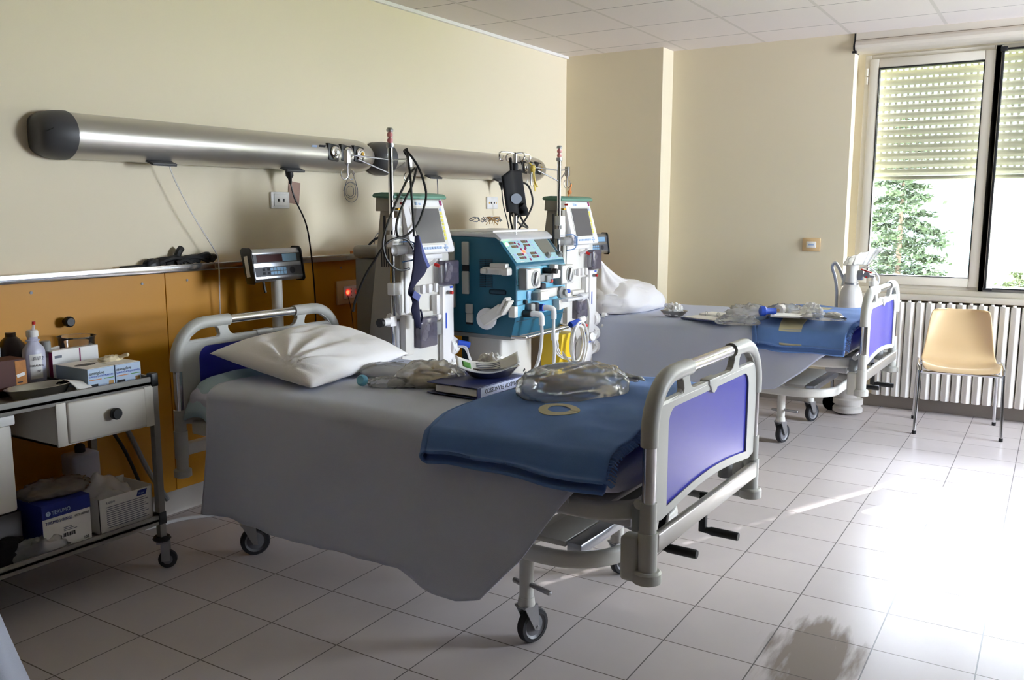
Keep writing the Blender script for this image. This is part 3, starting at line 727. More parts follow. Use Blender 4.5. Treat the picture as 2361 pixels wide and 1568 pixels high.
# ------------------------------------------------------------------ bed head units on the wall
def outl(n=26, dy=0.):
    """cross section in (x, z) of the unit: flat back on the wall, rounded nose"""
    P = [(0, 1.632), (0, 1.815)]
    for k in range(n+1):
        a = PI/2-PI*k/n; P.append((.035+.105*math.cos(a)*(1 if True else 1), 1.7235+.0925*math.sin(a)))
    return P
def head_unit(label):
    t = thing('bed_head_unit', label, 'bed head unit', (0, 0, 0), 0, 'aluminium bed head units on the wall')
    y0, y1 = 2.13, 3.84
    g = G(); R = outl(); g.prism(R, 'y', y0, y1); b = g.out('housing', 'alu', t, ang=25)
    # sloping tail towards the next unit
    g = G(); c = Vector((.04, 1.7235)); rings = []
    for k in range(9):
        s = k/8; sc = math.sqrt(max(.02, 1-(s*.93)**2.2)); rings.append([g.b.verts.new((max(0, .0+(x-.0)*(.35+.65*sc)), y1+.15*s, 1.7235+(z-1.7235)*(.25+.75*sc))) for x, z in R])
    for k in range(8):
        for j in range(len(R)): g.b.faces.new((rings[k][j], rings[k][(j+1) % len(R)], rings[k+1][(j+1) % len(R)], rings[k+1][j]))
    g.b.faces.new(rings[-1]); g.out('tail', 'alu', t, ang=30)
    g = G(); rings = []
    for k in range(11):
        a = PI/2*k/10; sc = math.cos(a)*.55+.45 if k < 10 else .30; yy = y0+.01-.125*math.sin(a)
        rings.append([g.b.verts.new((max(0, x*1.07*(.55+.45*math.cos(a))), yy, 1.7235+(z-1.7235)*1.06*(.30+.70*math.cos(a)**.7))) for x, z in R])
    for k in range(10):
        for j in range(len(R)): g.b.faces.new((rings[k][j], rings[k][(j+1) % len(R)], rings[k+1][(j+1) % len(R)], rings[k+1][j]))
    g.b.faces.new(rings[-1]); cap = g.out('end_cap', 'dark_cap', t, ang=0)
    g = G()
    for k in range(5): g.obox((.118, 2.085-.012*k, 1.735), (1, -.6, 0), (.5, 1, .6), (0, 0, 1), .004, .03, .003)
    g.out('vent_slit', 'black', cap)
    for yy, mm in ((2.55, 'white'), (3.335, 'white')):
        g = G(); g.obox((.075, yy, 1.638), (1, 0, -.35), (0, 1, 0), (.35, 0, 1), .10, .125, .012, .003); f_ = g.out('socket_flap', 'dark_cap', t)
        g = G(); g.obox((.085, yy+.005, 1.629), (1, 0, -.35), (0, 1, 0), (.35, 0, 1), .06, .075, .008, .002); g.out('socket_insert', 'white', f_)
    for k, (yy, mm) in enumerate(((3.60, 'white'), (3.70, 'white'), (3.80, 'amber'))):
        g = G(); g.prism([(yy-.042, 1.69), (yy+.032, 1.682), (yy+.036, 1.768), (yy-.046, 1.778)], 'x', .105, .1425, .004); q = g.out('valve_recess', 'black', t)
        g = G(); g.lathe([(.030, 0), (.033, .006), (.030, .014), (.020, .016), (.018, .022), (.012, .022)], (.142, yy, 1.73), (1, 0, 0), 20); g.out('gas_outlet', 'chrome', q)
        g = G(); g.lathe([(.012, 0), (.011, .004)], (.1635, yy, 1.73), (1, 0, 0), 14); g.out('outlet_core', mm, q)
    g = G(); g.obox((.134, 3.515, 1.755), (.5, 0, .86), (0, 1, 0), (1, 0, -.4), .02, .045, .003); g.out('name_tag', 'print_dark', t)
    g = G(); g.obox((.136, 3.455, 1.752), (.5, 0, .86), (0, 1, 0), (1, 0, -.4), .018, .04, .0025); g.out('name_strip', 'key_blue', t)
    return t
u1 = head_unit('long aluminium bed head unit with dark end cap above the nearest bed')
dup(u1, (0, 1.9885, 0), 0, 'second aluminium bed head unit, farther along the wall behind the drip poles')
# wall cords and plugs
def cord(name, lab, pts, r, m='black_cable', cat='cable'):
    g = G(); g.tube(pts, r, 6, sub=5); return tag(g.out(name, m), lab, cat)
t = thing('power_cord', 'black power cord plugged under the bed head unit, hanging behind the scale display', 'power cord')
g = G(); g.lathe([(.012, 0), (.020, .006), (.020, .03), (.010, .045), (.007, .07)], (.095, 3.31, 1.628), (0.05, .06, -1), 14); g.out('plug', 'black', t)
g = G(); g.tube([(.098, 3.315, 1.56), (.10, 3.34, 1.48), (.11, 3.40, 1.36), (.12, 3.42, 1.22), (.10, 3.46, 1.0), (.08, 3.48, .8), (.06, 3.47, .35)], .0045, 6); g.out('lead', 'black_cable', t)
t = thing('power_cord', 'black power cord plugged under the second bed head unit beside the drip pole', 'power cord')
g = G(); g.lathe([(.012, 0), (.020, .006), (.020, .03), (.010, .045), (.007, .07)], (.10, 5.33, 1.632), (0.02, .06, -1), 14); g.out('plug', 'black', t)
g = G(); g.tube([(.10, 5.335, 1.57), (.10, 5.36, 1.45), (.10, 5.42, 1.32), (.10, 5.44, 1.2), (.09, 5.44, .9)], .004, 6); g.out('lead', 'black_cable', t)
cord('hanging_string', 'thin white cord hanging from the socket flap down past the ledge', [(.08, 2.60, 1.63), (.075, 2.63, 1.56), (.075, 2.72, 1.40), (.075, 2.83, 1.24), (.078, 2.85, 1.17), (.06, 2.86, .95), (.05, 2.87, .6)], .0035, 'milky')
cord('pull_cord', 'short thin cord hanging from the second head unit behind the dialysis machine', [(.08, 4.60, 1.63), (.08, 4.605, 1.56), (.08, 4.605, 1.45)], .003, 'print_grey')
# plates on the wall
def plate(name, lab, y, z, wy, wz, m, cat):
    t = thing(name, lab, cat, (0, y, z)); g = G(); g.box(0, .014, -wy/2, wy/2, -wz/2, wz/2, .004); g.out('cover_plate', m, t); return t
t = plate('wall_socket', 'white double socket plate on the wall beside the postcard', 3.322, 1.475, .128, .085, 'white_gloss', 'socket')
g = G(); g.box(.013, .018, -.046, .046, -.03, .032, .003); i = g.out('socket_face', 'white', t)
for s in (-1, 1):
    g = G(); g.box(.017, .0195, s*.018-.006, s*.018+.006, -.008, .008, .001); g.out('socket_hole', 'print_dark', i)
t = plate('wall_socket', 'white socket plate on the wall between the dialysis machines', 5.352, 1.473, .14, .085, 'white_gloss', 'socket')
for s in (-1, 1):
    g = G(); g.cyl((.012, s*.02, 0), (.0155, s*.02, 0), .007, n=10); g.out('socket_hole', 'print_dark', t)
    g = G(); g.box(.012, .0155, s*.045-.005, s*.045+.005, -.006, .006); g.out('socket_mark', 'amber', t)
t = plate('wall_plate', 'blank white wall plate behind the black cable loop', 5.765, 1.51, .082, .085, 'white_gloss', 'wall plate')
g = G(); g.cyl((.013, -.02, .0), (.0155, -.02, .0), .003, n=8); g.out('screw', 'red', t)
t = plate('wall_socket', 'cream socket plate with a glowing red light on the yellow panel', 3.815, .958, .22, .135, 'tan', 'socket'); t.location.x = .022
g = G(); g.box(.012, .018, -.06, .085, -.035, .035, .003); i = g.out('socket_face', 'white', t)
g = G(); g.lathe([(.011, 0), (.011, .004), (.006, .008)], (.017, -.03, .0), (1, 0, 0), 14); g.out('pilot_light', 'led_red', i)
for k in (-1, 0, 1):
    g = G(); g.cyl((.017, .0, .02*k), (.0192, .0, .02*k), .003, n=8); g.out('socket_hole', 'print_dark', i)
g = G(); g.lathe([(.02, 0), (.022, .01), (.02, .05), (.012, .055)], (.018, .045, .0), (1, .15, 0), 14); g.out('inserted_plug', 'milky', t)
cord('thin_cable', 'thin dark cable hanging from the cream socket beside the grey cabinet', [(.045, 3.78, .94), (.05, 3.80, .85), (.05, 3.815, .7), (.05, 3.81, .5)], .0022)
t = thing('postcard', 'faded reddish picture postcard stuck on the wall above the socket', 'postcard', (.003, 3.43, 1.515))
g = G(); g.obox((0, 0, 0), (0, 1, -.13), (0, .13, 1), (1, 0, 0), .082, .115, .0012); g.out('card', 'photo', t, smooth=False)
t = thing('door_stop', 'black round knob on the yellow panel above the glass beaker', 'knob', (.022, 2.096, .972))
g = G(); g.lathe([(.010, 0), (.010, .02), (.021, .024), (.022, .04), (.016, .047)], (0, 0, 0), (1, 0, 0), 18); g.out('knob_head', 'black', t)
# black straps and cuff on the ledge
t = thing('strap_bundle', 'bundle of black straps and tubing lying on the wood ledge', 'strap bundle', (.03, 2.65, 1.172))
g = G(); rnd = random.Random(4)
for k in range(6):
    y0 = -.16+.05*k; g.tube([(rnd.uniform(-.012, .012), y0, .012), (rnd.uniform(-.015, .015), y0+.07, .02+.02*rnd.random()), (rnd.uniform(-.015, .015), y0+.13, .03+.018*rnd.random()), (0, min(.20, y0+.19), .012)], .011, 6, sub=4)
g.tube([(0, -.29, .006), (.005, -.2, .008), (0, -.1, .012), (0, .0, .012)], .006, 6); g.out('strap', 'black', t)
g = G(); g.blob((.0, -.13, .0), (.022, .045, .03), amp=.1); g.out('bulb', 'black', t)
g = G(); g.tube([(.0, .0, .03), (.005, .01, .06), (.0, .03, .078)], .016, 8, sub=3); g.out('hand_pump', 'black', t)
t = thing('ledge_strip', 'orange brown strip lying on the ledge by the grey cabinet', 'strip', (.02, 3.97, 1.172)); g = G(); g.box(-.015, .02, -.12, .25, 0, .018, .003); g.out('strip', 'orange_rubber', t)
# wire coil hanging under the head unit
g = G(); g.tube([(.03, 3.845, 1.635), (.02, 3.82, 1.58), (.015, 3.80, 1.53)], .0016, 4); g.tube([(.03, 3.86, 1.635), (.02, 3.90, 1.58), (.015, 3.915, 1.54)], .0016, 4)
for r, c in ((.058, (3.865, 1.525)), (.046, (3.86, 1.535)), (.03, (3.858, 1.53))): g.tube([(.012+.004*(k % 2), c[0]+r*math.cos(k*PI/5), c[1]+r*math.sin(k*PI/5)) for k in range(10)], .0014, 4, closed=True, sub=3)
tag(g.out('wire_coil', 'print_grey'), 'thin coil of grey wire hanging on the wall below the gas outlets', 'wire')
# ------------------------------------------------------------------ scale displays on posts
def scale_display(lab, loc, rz):
    t = thing('bed_scale_display', lab, 'scale display', loc, rz, 'digital scale displays on posts')
    # local: face looks along +x, y across, display bottom 1.09 .. 1.24
    g = G(); g.prism([(-.055, 1.225), (-.045, 1.24), (-.01, 1.24), (.0, 1.225), (.022, 1.10), (.012, 1.085), (-.02, 1.085)], 'y', -.155, .155, .003); b = g.out('display_case', 'alu_bright', t, ang=25)
    for s in (-1, 1):
        g = G(); g.prism([(-.07, 1.235), (-.055, 1.248), (-.008, 1.248), (.006, 1.235), (.030, 1.09), (.018, 1.077), (-.03, 1.077)], 'y', s*.155-.009*(s < 0), s*.155+.009*(s > 0)+.0 if s > 0 else s*.155, .003); g.out('end_plate', 'black', t, ang=25)
    n = Vector((.125, 0, .022)).normalized(); u = Vector((-.022, 0, .125)).normalized(); y = Vector((0, 1, 0)); c0 = Vector((.011, 0, 1.162))
    def strip(nm, m, ya, yb, ua, ub, par, h=.003):
        g = G(); g.obox(c0+u*((ua+ub)/2)+y*((ya+yb)/2), y, u, n, yb-ya, ub-ua, h, .0006, 1); return g.out(nm, m, par)
    f1 = strip('display_face', 'scale_face', -.15, .15, .012, .056, t); f2 = strip('keypad_face', 'scale_face', -.15, .15, -.052, -.006, t)
    strip('red_display', 'display_red', -.13, .03, .017, .052, f1, .005); strip('info_label', 'display_blue', .032, .125, .017, .052, f1, .005)
    for r in range(2):
        for k in range(5): strip('key', 'display_blue', -.055+.021*k, -.037+.021*k, -.026-.019*r, -.011-.019*r, f2, .005)
    for k in range(2):
        for r in range(2): strip('side_key', 'print_dark', -.105+.03*k, -.088+.03*k, -.025-.018*r, -.013-.018*r, f2, .004)
    g = G(); g.lathe([(.017, 0), (.017, .002), (.009, .003)], c0+u*(-.029)+y*.085, n, 16); g.out('dial_key', 'print_dark', f2)
    g = G(); g.obox((-.02, -.166, 1.16), (0, 1, 0), (-.022, 0, .125), (.125, 0, .022), .003, .10, .022); g.out('side_label', 'paper', t)
    g = G(); g.cyl((-.005, 0, .03), (-.005, 0, 1.09), .027, n=20); g.out('post', 'bed_enamel', t)
    g = G(); g.tube([(-.03, -.06, 1.08), (-.03, -.055, 1.05), (-.028, -.05, 1.03)], .007, 6); g.out('cable_clip', 'black', t)
    g = G(); g.box(-.16, .14, -.13, .13, 0, .03, .01); g.out('foot_plate', 'machine_grey', t)
    return t
sd = scale_display('grey digital scale display on a post behind the headboard of the nearest bed', (.26, 3.045, 0), 0)
dup(sd, (.41, 6.17, 0), -.28, 'grey digital scale display partly hidden behind the far dialysis machine')
# ------------------------------------------------------------------ white dialysis machines
def hook_arm(g, o, ang, L):
    d = Vector((math.cos(ang), math.sin(ang), 0)); o = Vector(o)
    return d
def dialysis(lab, loc):
    t = thing('dialysis_machine', lab, 'dialysis machine', loc, 0, 'white dialysis machines')
    # local: front plane near x=0 looking along +x, y from 0 (pole side) to .46
    g = G(); g.prism([(-.10, 1.49), (-.005, 1.49), (.01, 1.28), (.0, .30), (.0, .10), (-.36, .10), (-.36, .55), (-.22, .62), (-.17, 1.0)], 'y', .045, .40, .008); g.out('cabinet', 'machine_side', t, ang=30)
    g = G(); g.prism([(.045, .10), (.455, .10), (.455, .60), (.445, 1.2), (.42, 1.24), (.06, 1.24), (.05, 1.1)], 'x', -.03, .012, .006); g.out('front_panel', 'machine', t, ang=30)
    # sloping head with the screen
    def hp(x, z): return (x, z)
    g = G(); g.prism([(-.05, 1.21), (.055, 1.21), (.06, 1.225), (.0, 1.47), (-.012, 1.485), (-.06, 1.485)], 'y', .08, .435, .008); h = g.out('head', 'machine_white', t, ang=30)
    for v in h.data.vertices:                      # narrower towards the top
        k = (v.co.z-1.21)/.275; v.co.y = .08+(v.co.y-.08)*(1-.07*k)+.0*k
    g = G(); g.prism([(-.115, 1.485), (.018, 1.478), (.02, 1.492), (.006, 1.503), (-.06, 1.51), (-.11, 1.505), (-.12, 1.495)], 'y', .0, .42, .006); g.out('top_cap', 'green_cap', t, ang=30)
    g = G(); g.prism([(-.11, 1.42), (.0, 1.42), (.0, 1.486), (-.105, 1.486)], 'y', .012, .09, .004); g.out('cap_side', 'machine_side', t)
    n = Vector((.25, 0, .061)).normalized(); u = Vector((-.061, 0, .25)).normalized(); y = Vector((0, 1, 0)); c0 = Vector((.031, .25, 1.345))
    def onh(nm, m, ya, yb, ua, ub, par=h, hgt=.004, lift=0., bev=.0008):
        g = G(); g.obox(c0+u*((ua+ub)/2)+y*((ya+yb)/2)+n*lift, y, u, n, yb-ya, ub-ua, hgt, bev, 1); return g.out(nm, m, par)
    onh('screen_bezel', 'machine', -.125, .135, -.095, .10, hgt=.004); onh('screen', 'screen', -.115, .105, -.085, .09, lift=.002)
    for k in range(8): onh('soft_key', 'yellow_key', .112, .128, .058-.0185*k, .072-.0185*k, lift=.002)
    onh('soft_key', 'key_blue', .112, .128, .077, .089, lift=.002)
    for k in range(8): onh('panel_key', 'key_blue', -.09+.021*k, -.073+.021*k, -.116, -.104, lift=.001)
    for a, b in ((0, 0), (.012, 0), (-.012, 0), (0, .012), (0, -.012)): onh('arrow_key', 'key_blue', .108+a-.005, .108+a+.005, -.112+b-.005, -.112+b+.005, lift=.001)
    onh('brand_sticker', 'purple', .128, .146, .106, .132, lift=.0); onh('name_sticker', 'key_blue', -.075, -.055, .108, .122, lift=0.); onh('name_sticker', 'key_blue', -.045, -.03, .108, .118, lift=0.)
    # working area: recess, clips, holders
    g = G(); g.box(.012, .022, .07, .10, .82, 1.2, .006); g.box(.012, .024, .35, .375, .76, 1.18, .006); g.box(.012, .024, .07, .375, 1.18, 1.205, .006); g.out('recess_frame', 'machine_white', t)
    g = G(); g.box(.013, .045, .345, .445, .60, 1.04, .012); g.out('side_column', 'machine_white', t)
    def door(y0, y1, z0, z1, x=.02):
        g = G(); g.box(x, x+.05, y0, y1, z0, z1, .010, 3); d = g.out('pump_door', 'smoke_door', t)
        g = G(); yc, zc = (y0+y1)/2, (z0+z1)/2
        g.lathe([(.048, 0), (.048, .02), (.01, .024)], (x-.002, yc, zc), (1, 0, 0), 22); g.out('pump_rotor', 'machine_grey', d)
        g = G(); g.obox((x+.026, yc, zc), (0, .45, 1), (0, 1, -.45), (1, 0, 0), .09, .034, .012, .006); g.obox((x+.0335, yc+.008, zc+.018), (0, .45, 1), (0, 1, -.45), (1, 0, 0), .024, .03, .006, .002); g.obox((x+.0335, yc-.008, zc-.018), (0, .45, 1), (0, 1, -.45), (1, 0, 0), .024, .03, .006, .002); g.out('rotor_arm', 'white', d)
    door(.325, .452, 1.045, 1.17, .025); door(.105, .245, .75, .90, .035)
    g = G(); g.box(.0, .06, .31, .345, 1.06, 1.15, .006); g.out('door_hinge', 'clear', t)
    g = G(); g.box(.012, .06, .08, .24, .90, .925, .004); g.box(.012, .05, .03, .10, .72, .92, .008); g.out('pump_bracket', 'machine', t)
    g = G(); g.box(.012, .04, .15, .30, 1.02, 1.055, .005); g.box(.04, .058, .16, .185, 1.015, 1.06, .004); g.box(.04, .058, .21, .235, 1.015, 1.06, .004); g.box(.04, .058, .27, .29, 1.015, 1.06, .004); g.out('line_clip', 'machine_white', t)
    g = G(); g.box(.012, .05, .285, .315, .90, 1.0, .006); g.box(.012, .04, .25, .34, .875, .895, .004); g.box(.04, .055, .29, .31, .872, .90, .003); g.out('line_guide', 'machine_white', t)
    g = G(); g.box(.02, .04, .27, .34, .79, .86, .008); g.out('drip_sensor', 'machine_grey', t)
    g = G(); g.cyl((.03, .385, 1.005), (.065, .385, 1.005), .010, n=12); g.out('pressure_port', 'machine_grey', t)
    g = G(); g.cyl((.065, .385, 1.005), (.078, .385, 1.005), .009, n=12); g.out('port_cap', 'red', t)
    g = G(); g.box(.0455, .047, .405, .43, 1.025, 1.035); g.box(.0455, .047, .365, .376, .82, .90); g.out('print_mark', 'blue_part', t)
    g = G(); g.tube([(.02, .245, 1.15), (.05, .255, 1.165), (.062, .262, 1.18)], .009, 8, sub=2); g.out('sample_port', 'milky', t)
    g = G(); g.cyl((.055, .262, 1.157), (.078, .272, 1.147), .009, n=10); g.out('port_cap', 'red', t)
    # lower right: row of swivelling tube connectors
    for k, z in enumerate((.715, .62, .53)):
        g = G(); g.lathe([(.045, -.03), (.05, -.02), (.05, .02), (.045, .03)], (.015, .445, z), (0, 1, 0), 18); q = g.out('canister_holder', 'machine_white', t)
        g = G(); g.obox((.062, .445, z), (1, 0, 0), (0, 1, 0), (0, 0, 1), .008, .035, .045, .004); g.out('holder_flap', 'white_gloss', q)
    for k, z in enumerate((.60, .50)):
        g = G(); g.tube([(.03, .16, z-.005), (.08, .22, z+.005), (.09, .32, z+.02), (.06, .41, z+.03)], .012, 8); g.out('wand_holder', 'machine_white', t)
    g = G(); g.blob((.08, .20, .54), (.05, .06, .10), amp=.08, flat=False); g.out('connector_block', 'machine_white', t)
    g = G(); g.lathe([(.03, 0), (.034, .01), (.034, .03), (.03, .04)], (.10, .175, .625), (1, -.6, .2), 18); g.out('coupling', 'blue_part', t)
    g = G(); g.lathe([(.024, 0), (.028, .01), (.026, .04), (.012, .045)], (.13, .16, .635), (1, -.3, .2), 18); g.cyl((.135, .21, .60), (.15, .212, .595), .011); g.out('coupling', 'white_gloss', t)
    # pole with fluid hooks
    g = G(); g.cyl((0, 0, .45), (0, 0, 1.735), .0125, n=16); p = g.out('drip_pole', 'chrome', t)
    g = G(); g.lathe([(.0165, 0), (.019, .005), (.019, .02), (.0145, .02)], (0, 0, 1.715), n=16); g.lathe([(.0165, .075), (.0165, .085), (.012, .092)], (0, 0, 1.715), n=16); g.out('pole_head', 'zinc', p)
    g = G(); g.lathe([(.0145, .0), (.0145, .06)], (0, 0, 1.733), n=14); g.out('lamp_sleeve', 'clear', p)
    g = G(); g.lathe([(.006, 0), (.0135, .010), (.0135, .018), (.006, .027), (.0135, .034), (.0135, .044), (.006, .055)], (0, 0, 1.735), n=14); g.out('red_light', 'red', p)
    for s in (-1, 1):
        d = Vector((-.28, s*.96, 0)).normalized(); e = d*.235
        g = G(); g.tube([(0, 0, 1.66), tuple(e+Vector((0, 0, 1.675)))], .0038, 6, sub=0); g.tube([(0, 0, 1.595), tuple(e*.75+Vector((0, 0, 1.655)))], .0038, 6, sub=0)
        q = g.out('hook_arm', 'zinc', p)
        g = G(); g.box(e.x-.012, e.x+.012, e.y-.012, e.y+.012, 1.635, 1.695, .002); g.lathe([(.010, 0), (.004, -.015), (.004, -.06)], tuple(e+Vector((0, 0, 1.637)))); q2 = g.out('load_cell', 'zinc', q)
        g = G(); b = e+Vector((0, 0, 1.575))
        for ss in (-1, 1): g.tube([tuple(b), tuple(b+Vector((0, ss*.02, -.012))), tuple(b+Vector((0, ss*.040, .0))), tuple(b+Vector((0, ss*.042, .022))), tuple(b+Vector((0, ss*.028, .034)))], .003, 6, sub=4)
        g.out('bag_hook', 'chrome', q)
    g = G(); g.box(-.02, .022, -.02, .045, 1.25, 1.31, .006); g.box(-.02, .022, -.02, .045, 1.33, 1.39, .006); g.box(-.022, .02, .0, .05, 1.29, 1.35, .004); g.out('pole_clamp', 'machine_white', t)
    g = G(); g.box(-.02, .022, -.02, .045, 1.02, 1.08, .006); g.out('pole_clamp', 'machine_white', t)
    g = G(); g.box(-.03, -.02, -.028, -.018, 1.22, 1.40, .003); g.out('clamp_rail', 'print_dark', t)
    g = G(); g.cyl((.0, -.03, .895), (.0, -.085, .895), .018, n=14); g.box(-.015, .015, -.04, .01, .87, .92, .004); k_ = g.out('clamp_screw', 'machine_white', t)
    g = G(); g.cyl((.0, -.085, .895), (.0, -.105, .895), .021, n=14); g.out('clamp_knob', 'black', k_)
    g = G(); g.tube([(-.01, -.02, .915), (.0, .05, .915), (.03, .12, .90)], .018, 10); g.out('filter_arm', 'machine_white', t)
    g = G(); g.cyl((.0, .025, .60), (.0, .02, .89), .019, n=14); g.cyl((.005, .035, .92), (.0, .04, 1.07), .012, .006, 12); g.out('filter_tube', 'milky', t)
    # filter held on the pole with a blue clip
    g = G(); g.cyl((.035, -.025, 1.235), (.05, .04, 1.24), .027, .022, 18); g.out('filter_cup', 'bag_milky', t)
    g = G(); g.tube([(.05, -.005, 1.275), (.07, .06, 1.275), (.075, .085, 1.255), (.075, .09, 1.22), (.07, .08, 1.19), (.05, .015, 1.18)], .0032, 6, sub=3)
    for k in range(7): g.tube([(.07, .068, 1.26-.008*k), (.082, .074, 1.26-.008*k), (.082, .094, 1.26-.008*k), (.07, .096, 1.26-.008*k)], .003, 5, sub=2)
    g.out('spring_clip', 'clip_blue', t)
    g = G(); g.box(.002, .018, .03, .055, 1.425, 1.435); g.out('key_tag', 'amber', t)
    g = G(); g.cyl((.01, .055, 1.457), (.03, .06, 1.457), .006, n=10); g.out('port_cap', 'red', t)
    # side vents and base
    g = G()
    for k in range(4): g.box(-.105+.014*k, -.10+.014*k, .0435, .0465, 1.15, 1.24)
    g.out('side_vent', 'print_dark', t)
    g = G(); g.box(-.36, .06, .04, .45, .06, .10, .01); g.out('base', 'machine_grey', t)
    for x in (-.32, .03):
        for yy in (.07, .42):
            g = G(); g.lathe([(.03, -.012), (.032, 0), (.03, .012)], (x, yy, .032), (0, 1, 0), 18); g.cyl((x, yy, .032), (x, yy, .07), .01); g.out('caster', 'rubber', t)
    return t
dm = dialysis('white dialysis machine with green cap behind the nearest bed, black cuff hanging in front', (.772, 3.30, 0))
dup(dm, (.88, 4.755, 0), 0, 'white dialysis machine with green cap farther back, right of the blue machine')
# grey cabinet by the wall
t = thing('filter_cabinet', 'grey cabinet with a rounded lid between the wall and the near dialysis machine', 'cabinet', (.225, 3.645, 0))
g = G(); g.box(.0, .165, .0, .36, .0, 1.165, .01); g.out('body', 'machine_grey', t)
g = G(); g.box(-.01, .175, -.015, .375, 1.168, 1.235, .025, 4); g.out('lid', 'machine_side', t)
cord('black_hose', 'black hose looping up from the lid of the grey cabinet', [(.28, 3.70, 1.236), (.30, 3.74, 1.27), (.33, 3.82, 1.29), (.36, 3.88, 1.27)], .007)
cord('wall_wire', 'thin wire rising from behind the grey cabinet along the wall', [(.03, 4.03, 1.18), (.03, 4.05, 1.27), (.04, 4.12, 1.30), (.06, 4.2, 1.3)], .0025, 'print_grey')
# ------------------------------------------------------------------ blue dialysis machine
BX, BY = 1.10, 3.90
t = thing('blue_dialysis_machine', 'teal blue box shaped dialysis machine on a grey column between the two white machines', 'dialysis machine', (BX, BY, 0))
body = [(-.50, .79), (-.02, .76), (-.035, .765), (0, .845), (0, 1.14), (-.012, 1.15), (-.118, 1.282), (-.125, 1.285), (-.50, 1.285)]
g = G(); g.prism([(-.50, .775), (-.03, .76), (-.004, .86), (0, .875), (0, 1.135), (-.005, 1.145), (-.118, 1.280), (-.50, 1.290)], 'y', 0, .53, .006); bdy = g.out('housing', 'teal', t, ang=25)
g = G(); g.prism([(-.0, .872), (.0035, .872), (.0035, 1.125), (0, 1.125)], 'y', .006, .524); g.out('lit_front_plate', 'teal_lit', t, smooth=False)  # lighter sheet puts daylight into the colour of the front face
g = G()
for z in (.845, .93, .955, 1.035, 1.055): g.box(.0, .005, .004, .526, z, z+.0025)
g.out('front_seam', 'teal_dark', t)
g = G(); g.prism([(-.51, 1.29), (-.125, 1.283), (-.09, 1.262), (-.085, 1.275), (-.12, 1.303), (-.13, 1.306), (-.51, 1.312)], 'y', -.01, .54, .003); g.out('clear_cover', 'milky', t, ang=25)
g = G(); g.box(-.48, -.16, .03, .50, 1.306, 1.318, .004); g.out('top_tray', 'machine_white', t)
u = Vector((-.113, 0, .135)).normalized(); n = Vector((.135, 0, .113)).normalized(); yv = Vector((0, 1, 0)); c0 = Vector((-.005, 0, 1.145))+n*.0015
def on(nm, m, ya, yb, ua, ub, par, h=.004, lift=0.):
    g = G(); g.obox(c0+u*((ua+ub)/2)+yv*((ya+yb)/2)+n*lift, yv, u, n, yb-ya, ub-ua, h, .0006, 1); return g.out(nm, m, par)
pn = on('control_panel', 'panel_cyan', .02, .525, .008, .164, t)
on('panel_rim', 'alu_bright', .02, .525, .164, .170, t, .008)
lc = on('lcd_screen', 'lcd', .345, .490, .055, .155, pn, lift=.002); on('panel_dark_strip', 'teal_dark', .497, .521, .02, .16, pn, lift=.001)  # darker teal strip at one end of the control panel
for (yy, uu) in ((.095, .135), (.095, .112), (.10, .058), (.10, .036), (.225, .140), (.225, .116), (.235, .060), (.235, .038)):
    on('value_window', 'window_brown', yy-.022, yy+.022, uu-.008, uu+.008, pn, lift=.002); on('key', 'purple', yy+.028, yy+.040, uu-.007, uu+.007, pn, lift=.003)
    on('key_label', 'key_blue', yy-.058, yy-.032, uu-.007, uu+.007, pn, lift=.001)
for (yy, uu) in ((.15, .09), (.19, .09), (.16, .125), (.175, .022), (.205, .10)): on('key', 'purple', yy-.006, yy+.006, uu-.007, uu+.007, pn, lift=.003)
on('alarm_light', 'led_red', .15, .172, .068, .082, pn, lift=.003); on('ready_light', 'led_green', .035, .055, .118, .138, pn, lift=.003)
for k in range(6): on('key_label', 'key_blue', .285, .305, .03+.02*k, .040+.02*k, pn, lift=.001)
for k in range(4): on('key_label', 'key_blue', .33+.04*k, .355+.04*k, .015, .025, pn, lift=.001)
on('name_label', 'white', .06, .10, .010, .016, pn, lift=.002)
for yy in (.37, .50):
    g = G(); g.lathe([(.018, 0), (.018, .006), (.014, .02), (.012, .024)], c0+u*.035+yv*yy, n, 16); g.out('dial_knob', 'machine_grey', pn)
# front: two pumps, clamp row, bar, ports
for y0 in (.02, .40):
    g = G(); g.box(0, .055, y0, y0+.145, 1.015, 1.122, .010, 3); p = g.out('blood_pump', 'machine', t)
    g = G(); g.box(.0, .053, y0-.004, y0+.05, 1.012, 1.125, .008); g.out('pump_side', 'machine_grey', p)
    g = G(); g.lathe([(.046, 0), (.046, .006), (.040, .007), (.038, .003), (.012, .003), (.010, .012)], (.055, y0+.085, 1.068), (1, 0, 0), 28); g.out('pump_cover', 'clear', p)
    g = G(); g.obox((.062, y0+.085, 1.068), (0, .3, 1), (0, 1, -.3), (1, 0, 0), .07, .022, .012, .004); g.lathe([(.036, 0), (.034, .004)], (.054, y0+.085, 1.068), (1, 0, 0), 24); g.out('pump_rotor', 'zinc', p)
g = G(); g.box(0, .05, .175, .30, 1.045, 1.085, .008); g.box(.02, .065, .215, .255, 1.04, 1.08, .006); q = g.out('line_clamp', 'machine_grey', t)
g = G(); g.box(0, .06, .29, .375, 1.055, 1.10, .008); g.box(.01, .05, .325, .365, 1.10, 1.13, .005); g.out('clamp_block', 'white', q)
g = G(); g.cyl((.06, .285, 1.098), (.085, .285, 1.098), .014); g.box(.0, .06, .27, .30, 1.085, 1.115, .004); g.out('clamp_knob', 'black', q)
g = G(); g.cyl((.05, .27, 1.045), (.065, .27, 1.045), .01); g.out('clamp_tip', 'red', q)
g = G(); g.box(0, .04, .20, .25, 1.0, 1.035, .008); g.out('latch', 'print_dark', t)
